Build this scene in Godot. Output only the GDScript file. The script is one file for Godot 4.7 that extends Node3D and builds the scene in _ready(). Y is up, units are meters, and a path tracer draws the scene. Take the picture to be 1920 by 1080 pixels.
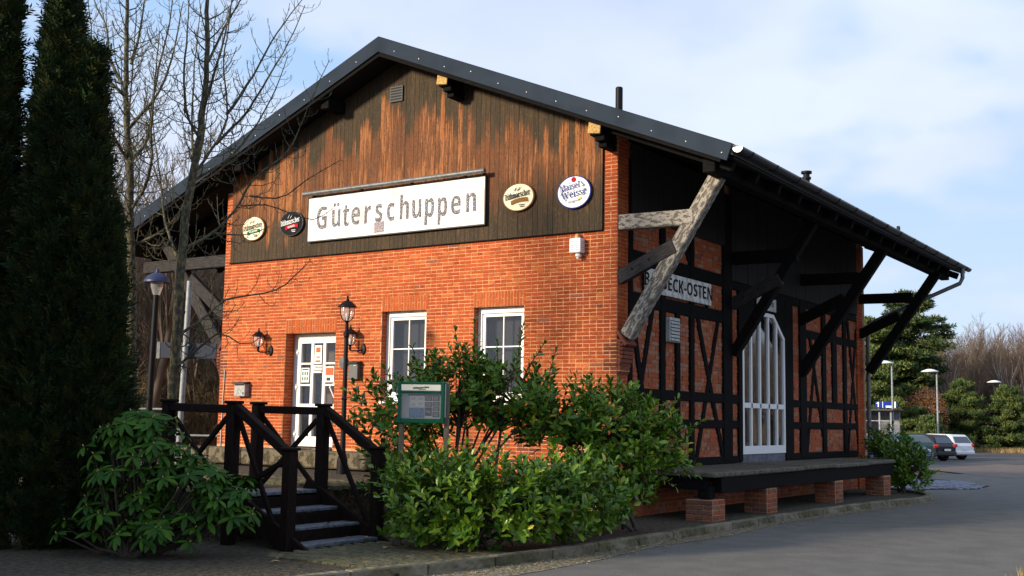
extends Node3D

const CAM := Vector3(8.584, 0.618, 15.721)
var rng := RandomNumberGenerator.new()
var M := {}
var counts := {}


# ------------------------------------------------------------------ mesh builder
class MB:
	var v := PackedVector3Array()
	var n := PackedVector3Array()
	var c := PackedColorArray()
	var uv := PackedVector2Array()
	var col := Color(1, 1, 1)
	var uvbox := false          # uv from x, y (for the weathered cladding)

	func tri(a: Vector3, b: Vector3, d: Vector3, out: Vector3) -> void:
		var nn := (b - a).cross(d - a)
		if nn.dot(out) < 0.0:
			nn = -nn
			_p(a, nn.normalized()); _p(b, nn.normalized()); _p(d, nn.normalized())
		else:
			_p(a, nn.normalized()); _p(d, nn.normalized()); _p(b, nn.normalized())

	func _p(a: Vector3, nn: Vector3) -> void:
		v.append(a); n.append(nn); c.append(col)

	func quad(a: Vector3, b: Vector3, d: Vector3, e: Vector3, out: Vector3) -> void:
		tri(a, b, d, out); tri(a, d, e, out)

	# smooth triangle: normals given, winding fixed by their sum
	func stri(a: Vector3, b: Vector3, d: Vector3, na: Vector3, nb: Vector3, nd: Vector3) -> void:
		if (b - a).cross(d - a).dot(na + nb + nd) < 0.0:
			_p(a, na); _p(b, nb); _p(d, nd)
		else:
			_p(a, na); _p(d, nd); _p(b, nb)

	func squad(a: Vector3, b: Vector3, d: Vector3, e: Vector3, na: Vector3, nb: Vector3, nd: Vector3, ne: Vector3) -> void:
		stri(a, b, d, na, nb, nd); stri(a, d, e, na, nd, ne)

	func box(ctr: Vector3, size: Vector3, bs := Basis(), skip_back := false) -> void:
		var h := size * 0.5
		var ax := [bs.x * h.x, bs.y * h.y, bs.z * h.z]
		for k in 3:
			var o: Vector3 = ax[k]
			var p: Vector3 = ax[(k + 1) % 3]
			var q: Vector3 = ax[(k + 2) % 3]
			quad(ctr + o - p - q, ctr + o + p - q, ctr + o + p + q, ctr + o - p + q, o)
			if not (skip_back and k == 2):
				quad(ctr - o - p - q, ctr - o + p - q, ctr - o + p + q, ctr - o - p + q, -o)

	# box with all twelve edges chamfered by b
	func cbox(ctr: Vector3, size: Vector3, b: float, bs := Basis()) -> void:
		var h := size * 0.5
		var ax := [bs.x, bs.y, bs.z]
		var hh := [h.x, h.y, h.z]
		for k in 3:
			var i := (k + 1) % 3
			var j := (k + 2) % 3
			for s in [-1.0, 1.0]:
				var o: Vector3 = ax[k] * (hh[k] * s)
				var p: Vector3 = ax[i] * (hh[i] - b)
				var q: Vector3 = ax[j] * (hh[j] - b)
				quad(ctr + o - p - q, ctr + o + p - q, ctr + o + p + q, ctr + o - p + q, o)
				for r in [-1.0, 1.0]:
					# edge between face k(s) and face i(r)
					var e1: Vector3 = ax[k] * (hh[k] * s) + ax[i] * ((hh[i] - b) * r)
					var e2: Vector3 = ax[k] * ((hh[k] - b) * s) + ax[i] * (hh[i] * r)
					quad(ctr + e1 - q, ctr + e1 + q, ctr + e2 + q, ctr + e2 - q, e1 + e2)
		for sx in [-1.0, 1.0]:
			for sy in [-1.0, 1.0]:
				for sz in [-1.0, 1.0]:
					var a: Vector3 = ax[0] * (hh[0] * sx) + ax[1] * ((hh[1] - b) * sy) + ax[2] * ((hh[2] - b) * sz)
					var d: Vector3 = ax[0] * ((hh[0] - b) * sx) + ax[1] * (hh[1] * sy) + ax[2] * ((hh[2] - b) * sz)
					var e: Vector3 = ax[0] * ((hh[0] - b) * sx) + ax[1] * ((hh[1] - b) * sy) + ax[2] * (hh[2] * sz)
					tri(ctr + a, ctr + d, ctr + e, a + d + e)

	# beam of rectangular section from a to b; up is the direction of its height
	func beam(a: Vector3, b: Vector3, w: float, h: float, up := Vector3.UP, bev := 0.008) -> void:
		var x := (b - a).normalized()
		var z := x.cross(up).normalized()
		var y := z.cross(x).normalized()
		cbox((a + b) * 0.5, Vector3((b - a).length(), h, w), bev, Basis(x, y, z))

	func tube(pts: Array, rad: Array, sides := 6, caps := true) -> void:
		var m := pts.size()
		var t0: Vector3 = (pts[1] - pts[0]).normalized()
		var u := t0.cross(Vector3(0.31, 0.17, 0.93)).normalized()
		var rings := []
		for i in m:
			var t: Vector3 = (pts[mini(i + 1, m - 1)] - pts[maxi(i - 1, 0)]).normalized()
			u = (u - t * u.dot(t)).normalized()
			var w := t.cross(u)
			var ring := []
			for k in sides:
				var a := TAU * k / sides
				ring.append(u * cos(a) + w * sin(a))
			rings.append(ring)
		for i in m - 1:
			for k in sides:
				var l := (k + 1) % sides
				var n0: Vector3 = rings[i][k]
				var n1: Vector3 = rings[i][l]
				var n2: Vector3 = rings[i + 1][l]
				var n3: Vector3 = rings[i + 1][k]
				squad(pts[i] + n0 * rad[i], pts[i] + n1 * rad[i], pts[i + 1] + n2 * rad[i + 1], pts[i + 1] + n3 * rad[i + 1], n0, n1, n2, n3)
		if caps:
			for e in [0, m - 1]:
				var out: Vector3 = (pts[0] - pts[1]) if e == 0 else (pts[m - 1] - pts[m - 2])
				for k in sides:
					tri(pts[e], pts[e] + rings[e][k] * rad[e], pts[e] + rings[e][(k + 1) % sides] * rad[e], out)

	# profile: [radius, height] pairs round the y axis of xf
	func lathe(prof: Array, xf: Transform3D, sides := 16, flat := false) -> void:
		for i in prof.size() - 1:
			var r0: float = prof[i][0]
			var y0: float = prof[i][1]
			var r1: float = prof[i + 1][0]
			var y1: float = prof[i + 1][1]
			var nr := Vector2(y1 - y0, r0 - r1).normalized()
			if nr.length() < 0.5:
				continue
			for k in sides:
				var a := TAU * k / sides
				var b := TAU * (k + 1) / sides
				var da := Vector3(cos(a), 0, sin(a))
				var db := Vector3(cos(b), 0, sin(b))
				var na := xf.basis * (da * nr.x + Vector3(0, nr.y, 0))
				var nb := xf.basis * (db * nr.x + Vector3(0, nr.y, 0))
				var p0 := xf * (da * r0 + Vector3(0, y0, 0))
				var p1 := xf * (db * r0 + Vector3(0, y0, 0))
				var p2 := xf * (db * r1 + Vector3(0, y1, 0))
				var p3 := xf * (da * r1 + Vector3(0, y1, 0))
				if flat:
					quad(p0, p1, p2, p3, na + nb)
				else:
					if r0 > 1e-5:
						stri(p0, p1, p2, na, nb, nb)
					if r1 > 1e-5:
						stri(p0, p2, p3, na, nb, na)

	# polygon (x, y) of xf pushed from z = 0 to z = depth
	func prism(poly: PackedVector2Array, depth: float, xf: Transform3D) -> void:
		var idx := Geometry2D.triangulate_polygon(poly)
		for i in range(0, idx.size(), 3):
			for e in 2:
				var zz: float = depth * e
				var out := xf.basis * Vector3(0, 0, (1.0 if e == 1 else -1.0) * signf(depth))
				var q := []
				for k in 3:
					var p := poly[idx[i + k]]
					q.append(xf * Vector3(p.x, p.y, zz))
				tri(q[0], q[1], q[2], out)
		var area := 0.0
		for i in poly.size():
			area += poly[i].cross(poly[(i + 1) % poly.size()])
		for i in poly.size():
			var a := poly[i]
			var b := poly[(i + 1) % poly.size()]
			var o2 := Vector2(b.y - a.y, a.x - b.x) * signf(area)
			quad(xf * Vector3(a.x, a.y, 0), xf * Vector3(b.x, b.y, 0), xf * Vector3(b.x, b.y, depth), xf * Vector3(a.x, a.y, depth), xf.basis * Vector3(o2.x, o2.y, 0))

	func mesh(mat: Material) -> ArrayMesh:
		var am := ArrayMesh.new()
		var a := []
		a.resize(Mesh.ARRAY_MAX)
		a[Mesh.ARRAY_VERTEX] = v
		a[Mesh.ARRAY_NORMAL] = n
		a[Mesh.ARRAY_COLOR] = c
		if uv.size() == v.size():
			a[Mesh.ARRAY_TEX_UV] = uv
		am.add_surface_from_arrays(Mesh.PRIMITIVE_TRIANGLES, a)
		am.surface_set_material(0, mat)
		return am


# ------------------------------------------------------------------ naming and tagging
func numbered(parent: Node, called: String) -> String:
	var key := str(parent.get_instance_id()) + called
	var k: int = counts.get(key, 0)
	counts[key] = k + 1
	return called if k == 0 else "%s_%03d" % [called, k]


func thing(called: String, label: String, category: String, at := Vector3.ZERO, group := "") -> Node3D:
	var o := Node3D.new()
	o.name = numbered(self, called)
	add_child(o)
	o.position = at
	o.set_meta("label", label)
	o.set_meta("category", category)
	if group:
		o.set_meta("group", group)
	return o


# commits a mesh given in world coordinates under a thing or one of its parts
func part(called: String, mb: MB, mat: Material, parent: Node3D, stuff := false) -> MeshInstance3D:
	return partm(called, mb.mesh(mat), parent, Transform3D(), stuff)


func partm(called: String, me: Mesh, parent: Node3D, xf := Transform3D(), stuff := false) -> MeshInstance3D:
	var o := MeshInstance3D.new()
	o.mesh = me
	o.name = numbered(parent, called)
	parent.add_child(o)
	o.transform = parent.global_transform.affine_inverse() * xf
	if stuff:
		o.set_meta("kind", "stuff")
	return o


# the same, with the mesh in the parent's own axes
func lpart(called: String, mb: MB, mat: Material, parent: Node3D) -> MeshInstance3D:
	var o := MeshInstance3D.new()
	o.mesh = mb.mesh(mat)
	o.name = numbered(parent, called)
	parent.add_child(o)
	return o


func solo(called: String, mb: MB, mat: Material, label: String, category: String, group := "") -> MeshInstance3D:
	var o := part(called, mb, mat, self)
	o.set_meta("label", label)
	o.set_meta("category", category)
	if group:
		o.set_meta("group", group)
	return o


func struct(called: String, mb: MB, mat: Material) -> MeshInstance3D:
	var o := part(called, mb, mat, self)
	o.set_meta("kind", "structure")
	return o


func multi(called: String, me: Mesh, xs: Array, parent: Node3D, cols := []) -> MultiMeshInstance3D:
	var mm := MultiMesh.new()
	mm.transform_format = MultiMesh.TRANSFORM_3D
	mm.use_colors = cols.size() > 0
	mm.mesh = me
	mm.instance_count = xs.size()
	for i in xs.size():
		mm.set_instance_transform(i, xs[i])
		if cols.size() > 0:
			mm.set_instance_color(i, cols[i])
	var o := MultiMeshInstance3D.new()
	o.multimesh = mm
	o.name = numbered(parent, called)
	parent.add_child(o)
	o.transform = parent.global_transform.affine_inverse()
	return o


# many copies of a few meshes joined into one real mesh
func baked(called: String, sets: Array, parent: Node3D) -> MeshInstance3D:
	var st := SurfaceTool.new()
	var m: Material = null
	for s in sets:
		m = (s[0] as ArrayMesh).surface_get_material(0)
		for x in s[1]:
			st.append_from(s[0], 0, x)
	var am := st.commit()
	am.surface_set_material(0, m)
	return partm(called, am, parent)


func V(x: float, y: float, z: float) -> Vector3:
	return Vector3(x, y, z)


func rf(a: float, b: float) -> float:
	return rng.randf_range(a, b)


# ------------------------------------------------------------------ materials
func lin(r: float, g: float, b: float) -> Color:
	return Color(r, g, b).linear_to_srgb()


func gray_tex(freq: float, lo: float, hi: float, sd: int, octaves := 3, size := 256, sx := 1.0, sy := 1.0) -> ImageTexture:
	var f := FastNoiseLite.new()
	f.seed = sd
	f.noise_type = FastNoiseLite.TYPE_SIMPLEX
	f.frequency = freq
	f.fractal_octaves = octaves
	var im: Image
	if sx != 1.0 or sy != 1.0:
		im = f.get_seamless_image(int(size * sx), int(size * sy))
		im.resize(size, size, Image.INTERPOLATE_BILINEAR)
	else:
		im = f.get_seamless_image(size, size)
	im.convert(Image.FORMAT_RGB8)
	for y in size:
		for x in size:
			var g := lerpf(lo, hi, im.get_pixel(x, y).r)
			im.set_pixel(x, y, Color(g, g, g))
	return ImageTexture.create_from_image(im)


func two_tex(freq: float, a: Color, b: Color, edge: float, soft: float, sd: int, octaves := 4, size := 256, sx := 1.0, sy := 1.0) -> ImageTexture:
	var f := FastNoiseLite.new()
	f.seed = sd
	f.noise_type = FastNoiseLite.TYPE_SIMPLEX
	f.frequency = freq
	f.fractal_octaves = octaves
	var im := f.get_seamless_image(int(size * sx), int(size * sy))
	im.resize(size, size, Image.INTERPOLATE_BILINEAR)
	im.convert(Image.FORMAT_RGB8)
	for y in size:
		for x in size:
			var t := smoothstep(edge - soft, edge + soft, im.get_pixel(x, y).r)
			im.set_pixel(x, y, a.lerp(b, t))
	return ImageTexture.create_from_image(im)


func normal_tex(freq: float, sd: int, strength: float, octaves := 4, size := 256, sx := 1.0, sy := 1.0) -> ImageTexture:
	var f := FastNoiseLite.new()
	f.seed = sd
	f.noise_type = FastNoiseLite.TYPE_SIMPLEX
	f.frequency = freq
	f.fractal_octaves = octaves
	var im := f.get_seamless_image(int(size * sx), int(size * sy))
	im.resize(size, size, Image.INTERPOLATE_BILINEAR)
	im.convert(Image.FORMAT_RGBA8)
	im.bump_map_to_normal_map(strength)
	return ImageTexture.create_from_image(im)


func mat(key: String, albedo: Color, rough: float, o := {}) -> StandardMaterial3D:
	var m := StandardMaterial3D.new()
	m.resource_name = key
	m.albedo_color = albedo
	m.roughness = rough
	m.metallic_specular = o.get("spec", 0.5)
	m.metallic = o.get("metal", 0.0)
	if o.has("tex"):
		m.albedo_texture = o.tex
	if o.has("normal"):
		m.normal_enabled = true
		m.normal_texture = o.normal
		m.normal_scale = o.get("nscale", 1.0)
	if o.has("tri"):
		m.uv1_triplanar = true
		m.uv1_world_triplanar = o.get("world", true)
		var s = o.tri
		m.uv1_scale = s if s is Vector3 else Vector3(s, s, s)
	m.vertex_color_use_as_albedo = o.get("vc", false)
	if o.has("back"):
		m.backlight_enabled = true
		m.backlight = o.back
	if o.has("alpha"):
		m.transparency = BaseMaterial3D.TRANSPARENCY_ALPHA
		m.albedo_color.a = o.alpha
	if o.has("coat"):
		m.clearcoat_enabled = true
		m.clearcoat = o.coat
		m.clearcoat_roughness = 0.05
	M[key] = m
	return m


func materials() -> void:
	var fine := gray_tex(0.06, 0.72, 1.12, 11)
	var streak := gray_tex(0.03, 0.6, 1.15, 12, 4, 256, 6.0, 0.5)
	var streak_h := gray_tex(0.03, 0.6, 1.15, 13, 4, 256, 0.5, 6.0)
	var coarse := gray_tex(0.02, 0.7, 1.15, 14, 5)
	var bump := normal_tex(0.08, 15, 3.0)
	var W := Color(1, 1, 1)
	mat("brick", W, 0.85, {"tex": fine, "tri": 2.2, "vc": true, "normal": bump, "nscale": 0.5, "spec": 0.25})
	mat("mortar", lin(0.66, 0.32, 0.165), 0.95, {"tex": coarse, "tri": 0.9, "spec": 0.2})
	mat("old_mortar", lin(0.46, 0.26, 0.165), 0.95, {"tex": coarse, "tri": 0.9, "spec": 0.2})
	mat("timber", lin(0.0095, 0.0088, 0.009), 0.85, {"tex": streak, "tri": 1.2, "spec": 0.2})
	mat("timber_h", lin(0.0095, 0.0088, 0.009), 0.85, {"tex": streak_h, "tri": 1.2, "spec": 0.2})
	mat("grey_timber", lin(0.06, 0.055, 0.055), 0.8, {"tex": streak_h, "tri": 1.0})
	mat("rail_wood", lin(0.016, 0.0095, 0.0075), 0.7, {"tex": streak, "tri": 1.3, "normal": bump, "nscale": 0.3, "spec": 0.2})
	mat("peeled", W, 0.85, {"tex": peel_tex(21, 0.53), "tri": 1.0, "world": false, "normal": bump, "nscale": 0.8})
	mat("peeled_h", W, 0.85, {"tex": peel_tex(22, 0.45), "tri": 1.0, "world": false, "normal": bump, "nscale": 0.8})
	mat("tarred", lin(0.0105, 0.0095, 0.0095), 0.85, {"tex": streak_h, "tri": 1.0, "world": false, "spec": 0.2})
	mat("tarred_grey", lin(0.055, 0.050, 0.050), 0.85, {"tex": streak_h, "tri": 1.0, "world": false, "spec": 0.2})
	mat("raw_wood", lin(0.50, 0.32, 0.10), 0.8, {"tex": two_tex(0.04, lin(0.55, 0.5, 0.45), Color(1, 1, 1), 0.4, 0.2, 23), "tri": 2.0})
	mat("fascia", lin(0.030, 0.040, 0.056), 0.9, {"tex": gray_tex(0.01, 0.9, 1.08, 24), "tri": 0.4, "spec": 0.12})
	mat("roof_sheet", lin(0.07, 0.075, 0.085), 0.5)
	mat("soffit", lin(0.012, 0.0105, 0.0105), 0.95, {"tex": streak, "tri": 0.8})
	mat("gutter", lin(0.012, 0.012, 0.016), 0.35)
	mat("zinc", lin(0.42, 0.43, 0.41), 0.45, {"metal": 0.6, "tex": coarse, "tri": 1.5})
	mat("pipe_grey", lin(0.16, 0.165, 0.165), 0.5, {"metal": 0.3, "tex": coarse, "tri": 1.0})
	mat("white_upvc", lin(0.80, 0.80, 0.79), 0.35)
	mat("seal", lin(0.02, 0.02, 0.02), 0.6)
	mat("pane", lin(0.02, 0.022, 0.025), 0.02, {"alpha": 0.2, "spec": 0.5})
	mat("dark_room", lin(0.22, 0.17, 0.13), 0.9)
	mat("blind", lin(0.060, 0.060, 0.066), 0.9)
	mat("curtain", lin(0.022, 0.021, 0.02), 0.9, {"tex": streak, "tri": 2.0})
	mat("sign_white", W, 0.8, {"tex": two_tex(0.012, lin(0.66, 0.57, 0.55), lin(0.86, 0.85, 0.84), 0.27, 0.05, 25, 5), "tri": 0.35, "spec": 0.2})
	mat("letter_grey", W, 0.95, {"tex": two_tex(0.06, lin(0.115, 0.11, 0.125), lin(0.70, 0.69, 0.69), 0.70, 0.05, 26, 4), "tri": 2.0, "spec": 0.1})
	mat("sticker", W, 0.7, {"tex": two_tex(0.05, lin(0.12, 0.09, 0.10), lin(0.5, 0.44, 0.46), 0.55, 0.08, 27), "tri": 3.0})
	mat("cream_enamel", lin(0.80, 0.74, 0.54), 0.75, {"spec": 0.15})
	mat("white_enamel", lin(0.80, 0.81, 0.82), 0.75, {"spec": 0.15})
	mat("black_enamel", lin(0.016, 0.016, 0.02), 0.75, {"spec": 0.15})
	mat("ink", lin(0.03, 0.026, 0.02), 0.9, {"spec": 0.1})
	mat("ink_white", lin(0.75, 0.75, 0.75), 0.9, {"spec": 0.1})
	mat("ink_blue", lin(0.035, 0.05, 0.22), 0.9, {"spec": 0.1})
	mat("ribbon_green", lin(0.015, 0.16, 0.07), 0.9, {"spec": 0.1})
	mat("ribbon_red", lin(0.38, 0.02, 0.03), 0.9, {"spec": 0.1})
	mat("ribbon_gold", lin(0.22, 0.12, 0.04), 0.9, {"spec": 0.1})
	mat("yellow", lin(0.55, 0.5, 0.05), 0.5)
	mat("black_iron", lin(0.008, 0.008, 0.010), 0.5, {"spec": 0.25})
	mat("lamp_glass", lin(0.8, 0.8, 0.78), 0.05, {"alpha": 0.22})
	mat("bulb", lin(0.7, 0.7, 0.68), 0.3)
	mat("mail_grey", lin(0.33, 0.33, 0.32), 0.5, {"tex": coarse, "tri": 2.0})
	mat("mail_dark", lin(0.045, 0.05, 0.055), 0.45)
	mat("alarm_white", lin(0.72, 0.72, 0.70), 0.45)
	mat("alarm_orange", lin(0.60, 0.27, 0.10), 0.4)
	mat("sign_grey", W, 0.6, {"tex": two_tex(0.02, lin(0.38, 0.37, 0.36), lin(0.66, 0.66, 0.64), 0.42, 0.25, 28, 5), "tri": 0.9})
	mat("vent_white", lin(0.5, 0.5, 0.48), 0.5, {"tex": coarse, "tri": 2.0})
	mat("stone", lin(0.135, 0.108, 0.070), 0.95, {"tex": two_tex(0.02, lin(0.35, 0.36, 0.30), Color(1, 1, 1), 0.42, 0.16, 29, 5), "tri": 0.9, "normal": bump})
	mat("plinth_paint", lin(0.13, 0.13, 0.17), 0.8, {"tex": coarse, "tri": 1.0})
	mat("slab", lin(0.125, 0.105, 0.080), 0.95, {"tex": two_tex(0.02, lin(0.5, 0.5, 0.42), Color(1, 1, 1), 0.45, 0.2, 30, 5), "tri": 0.8, "normal": bump})
	mat("kerb", W, 0.95, {"tex": two_tex(0.015, lin(0.10, 0.088, 0.045), lin(0.20, 0.17, 0.125), 0.45, 0.3, 31, 6), "tri": 0.23, "normal": bump, "vc": true})
	var tar := tar_tex()
	mat("asphalt", lin(0.235, 0.222, 0.206), 0.92, {"tex": tar, "tri": 0.22, "spec": 0.25})
	mat("asphalt_pink", lin(0.27, 0.21, 0.185), 0.92, {"tex": tar, "tri": 0.15, "spec": 0.3})
	mat("asphalt_dark", lin(0.15, 0.143, 0.145), 0.9, {"tex": tar, "tri": 0.15, "spec": 0.3})
	mat("asphalt_moss", W, 0.95, {"tex": two_tex(0.02, lin(0.10, 0.085, 0.035), lin(0.22, 0.185, 0.13), 0.5, 0.2, 34, 5, 512), "tri": 0.8, "normal": bump})
	mat("soil", W, 1.0, {"tex": two_tex(0.025, lin(0.022, 0.022, 0.009), lin(0.075, 0.052, 0.030), 0.5, 0.2, 35, 5, 512), "tri": 0.7, "normal": bump, "nscale": 1.5})
	mat("forest_floor", W, 1.0, {"tex": two_tex(0.02, lin(0.06, 0.05, 0.02), lin(0.16, 0.10, 0.05), 0.5, 0.2, 36, 5), "tri": 0.25})
	mat("paver", W, 0.95, {"tex": two_tex(0.03, lin(0.5, 0.55, 0.35), Color(1, 1, 1), 0.45, 0.2, 37, 4), "tri": 1.0, "vc": true, "normal": bump})
	mat("cobble", W, 0.8, {"tex": fine, "tri": 2.0, "vc": true})
	mat("tread", lin(0.13, 0.145, 0.18), 0.6, {"tex": two_tex(0.03, lin(0.45, 0.5, 0.4), Color(1, 1, 1), 0.4, 0.12, 38, 5), "tri": 1.2})
	mat("leaf", W, 0.33, {"vc": true, "back": lin(0.12, 0.18, 0.02), "spec": 0.42})
	mat("rhodo_leaf", W, 0.5, {"vc": true, "back": lin(0.05, 0.09, 0.02), "spec": 0.22})
	mat("conifer", W, 0.7, {"vc": true, "back": lin(0.05, 0.08, 0.02), "spec": 0.3})
	mat("stem", lin(0.075, 0.055, 0.04), 0.9, {"tex": coarse, "tri": 2.0})
	mat("bark", W, 0.95, {"tex": two_tex(0.03, lin(0.042, 0.037, 0.028), lin(0.15, 0.135, 0.065), 0.56, 0.14, 39, 5, 256, 1.6, 0.7), "tri": 1.4, "normal": bump, "nscale": 1.2})
	mat("pine_bark", lin(0.13, 0.075, 0.045), 0.95, {"tex": coarse, "tri": 0.6})
	mat("wood_bark", lin(0.165, 0.122, 0.088), 0.95, {"vc": true})
	mat("birch_bark", lin(0.5, 0.46, 0.40), 0.9, {"tex": two_tex(0.05, lin(0.12, 0.1, 0.08), Color(1, 1, 1), 0.36, 0.06, 40), "tri": 0.8})
	mat("rust_leaf", W, 0.9, {"vc": true, "back": lin(0.1, 0.04, 0.01)})
	mat("dry_grass", W, 0.9, {"vc": true, "back": lin(0.1, 0.08, 0.03)})
	mat("case_green", lin(0.006, 0.075, 0.040), 0.5, {"spec": 0.25})
	mat("case_cream", lin(0.66, 0.64, 0.55), 0.5)
	mat("paper", lin(0.62, 0.62, 0.62), 0.8)
	mat("paper_white", lin(0.75, 0.75, 0.74), 0.8)
	mat("print_black", lin(0.035, 0.035, 0.04), 0.8)
	mat("print_blue", lin(0.16, 0.30, 0.46), 0.8, {"tex": two_tex(0.03, lin(0.3, 0.36, 0.42), Color(1, 1, 1), 0.4, 0.1, 41), "tri": 6.0})
	mat("print_red", lin(0.5, 0.09, 0.02), 0.7)
	mat("post_wood", lin(0.17, 0.145, 0.10), 0.85, {"tex": streak, "tri": 1.5})
	mat("alu", lin(0.42, 0.45, 0.47), 0.35, {"metal": 0.5})
	mat("galvanised", lin(0.27, 0.29, 0.30), 0.55, {"metal": 0.2, "tex": coarse, "tri": 1.2})
	mat("sign_back", lin(0.024, 0.032, 0.055), 0.6)
	mat("hat_blue", lin(0.012, 0.018, 0.07), 0.5)
	mat("board_blue", lin(0.015, 0.035, 0.26), 0.8, {"spec": 0.1})
	mat("shelter_grey", lin(0.26, 0.27, 0.30), 0.6, {"tex": coarse, "tri": 0.4})
	mat("tyre", lin(0.012, 0.012, 0.012), 0.8)
	mat("rim", lin(0.45, 0.45, 0.46), 0.3, {"metal": 0.7})
	mat("car_glass", lin(0.03, 0.04, 0.05), 0.04, {"spec": 0.8})
	mat("car_green", lin(0.008, 0.06, 0.045), 0.4, {"coat": 0.3, "spec": 0.3})
	mat("car_black", lin(0.012, 0.012, 0.016), 0.4, {"coat": 0.3, "spec": 0.3})
	mat("car_white", lin(0.72, 0.73, 0.75), 0.4, {"coat": 0.3, "spec": 0.3})
	mat("car_blue", lin(0.012, 0.025, 0.14), 0.4, {"coat": 0.3, "spec": 0.3})
	mat("trim_black", lin(0.015, 0.015, 0.016), 0.6)
	mat("tail_red", lin(0.5, 0.02, 0.02), 0.15)
	mat("chrome", lin(0.45, 0.46, 0.48), 0.3)
	mat("dead_leaf", lin(0.32, 0.22, 0.11), 0.9)
	cladding_material()


# flaking pale paint over weathered wood, the grain along u
func peel_tex(sd: int, edge: float) -> ImageTexture:
	var n := 512
	var mk := func(k: int, fr: float, oct: int, sx: float, sy: float) -> Image:
		var f := FastNoiseLite.new()
		f.seed = sd + k
		f.frequency = fr
		f.fractal_octaves = oct
		var q := f.get_seamless_image(int(n * sx), int(n * sy))
		q.resize(n, n, Image.INTERPOLATE_BILINEAR)
		return q
	var flake: Image = mk.call(0, 0.022, 5, 0.55, 1.6)
	var chip: Image = mk.call(7, 0.09, 3, 0.7, 1.3)
	var grain: Image = mk.call(3, 0.05, 4, 0.15, 3.0)
	var split: Image = mk.call(5, 0.02, 2, 0.12, 2.0)
	var im := Image.create(n, n, false, Image.FORMAT_RGB8)
	for y in n:
		for x in n:
			var g := grain.get_pixel(x, y).r
			var wood := Color(0.075, 0.065, 0.055).lerp(Color(0.22, 0.19, 0.16), g * g)
			var paint := Color(0.345, 0.312, 0.265) * lerpf(0.78, 1.08, g)
			var t := smoothstep(edge - 0.035, edge + 0.035, flake.get_pixel(x, y).r * 0.72 + chip.get_pixel(x, y).r * 0.28)
			var c := wood.lerp(paint, t)
			if split.get_pixel(x, y).r > 0.86:
				c = Color(0.012, 0.010, 0.009)
			im.set_pixel(x, y, c.linear_to_srgb())
	return ImageTexture.create_from_image(im)


# asphalt: pale and dark chippings, worn patches, hairline cracks
func tar_tex() -> ImageTexture:
	var n := 1024
	var coarse := FastNoiseLite.new()
	coarse.seed = 61
	coarse.frequency = 0.006
	coarse.fractal_octaves = 4
	var a := coarse.get_seamless_image(n, n)
	var crack := FastNoiseLite.new()
	crack.seed = 62
	crack.noise_type = FastNoiseLite.TYPE_SIMPLEX
	crack.fractal_type = FastNoiseLite.FRACTAL_RIDGED
	crack.frequency = 0.0035
	crack.fractal_octaves = 3
	var b := crack.get_seamless_image(n, n)
	var r := RandomNumberGenerator.new()
	r.seed = 63
	var im := Image.create(n, n, false, Image.FORMAT_RGB8)
	for y in n:
		for x in n:
			var g := 0.80 + 0.13 * (a.get_pixel(x, y).r - 0.5)
			var q := r.randf()
			if q < 0.05:
				g *= 1.28
			elif q < 0.22:
				g *= 0.80
			else:
				g *= r.randf_range(0.93, 1.06)
			if b.get_pixel(x, y).r > 0.985:
				g *= 0.6
			im.set_pixel(x, y, Color(g, g, g * 0.985))
	return ImageTexture.create_from_image(im)


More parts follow.
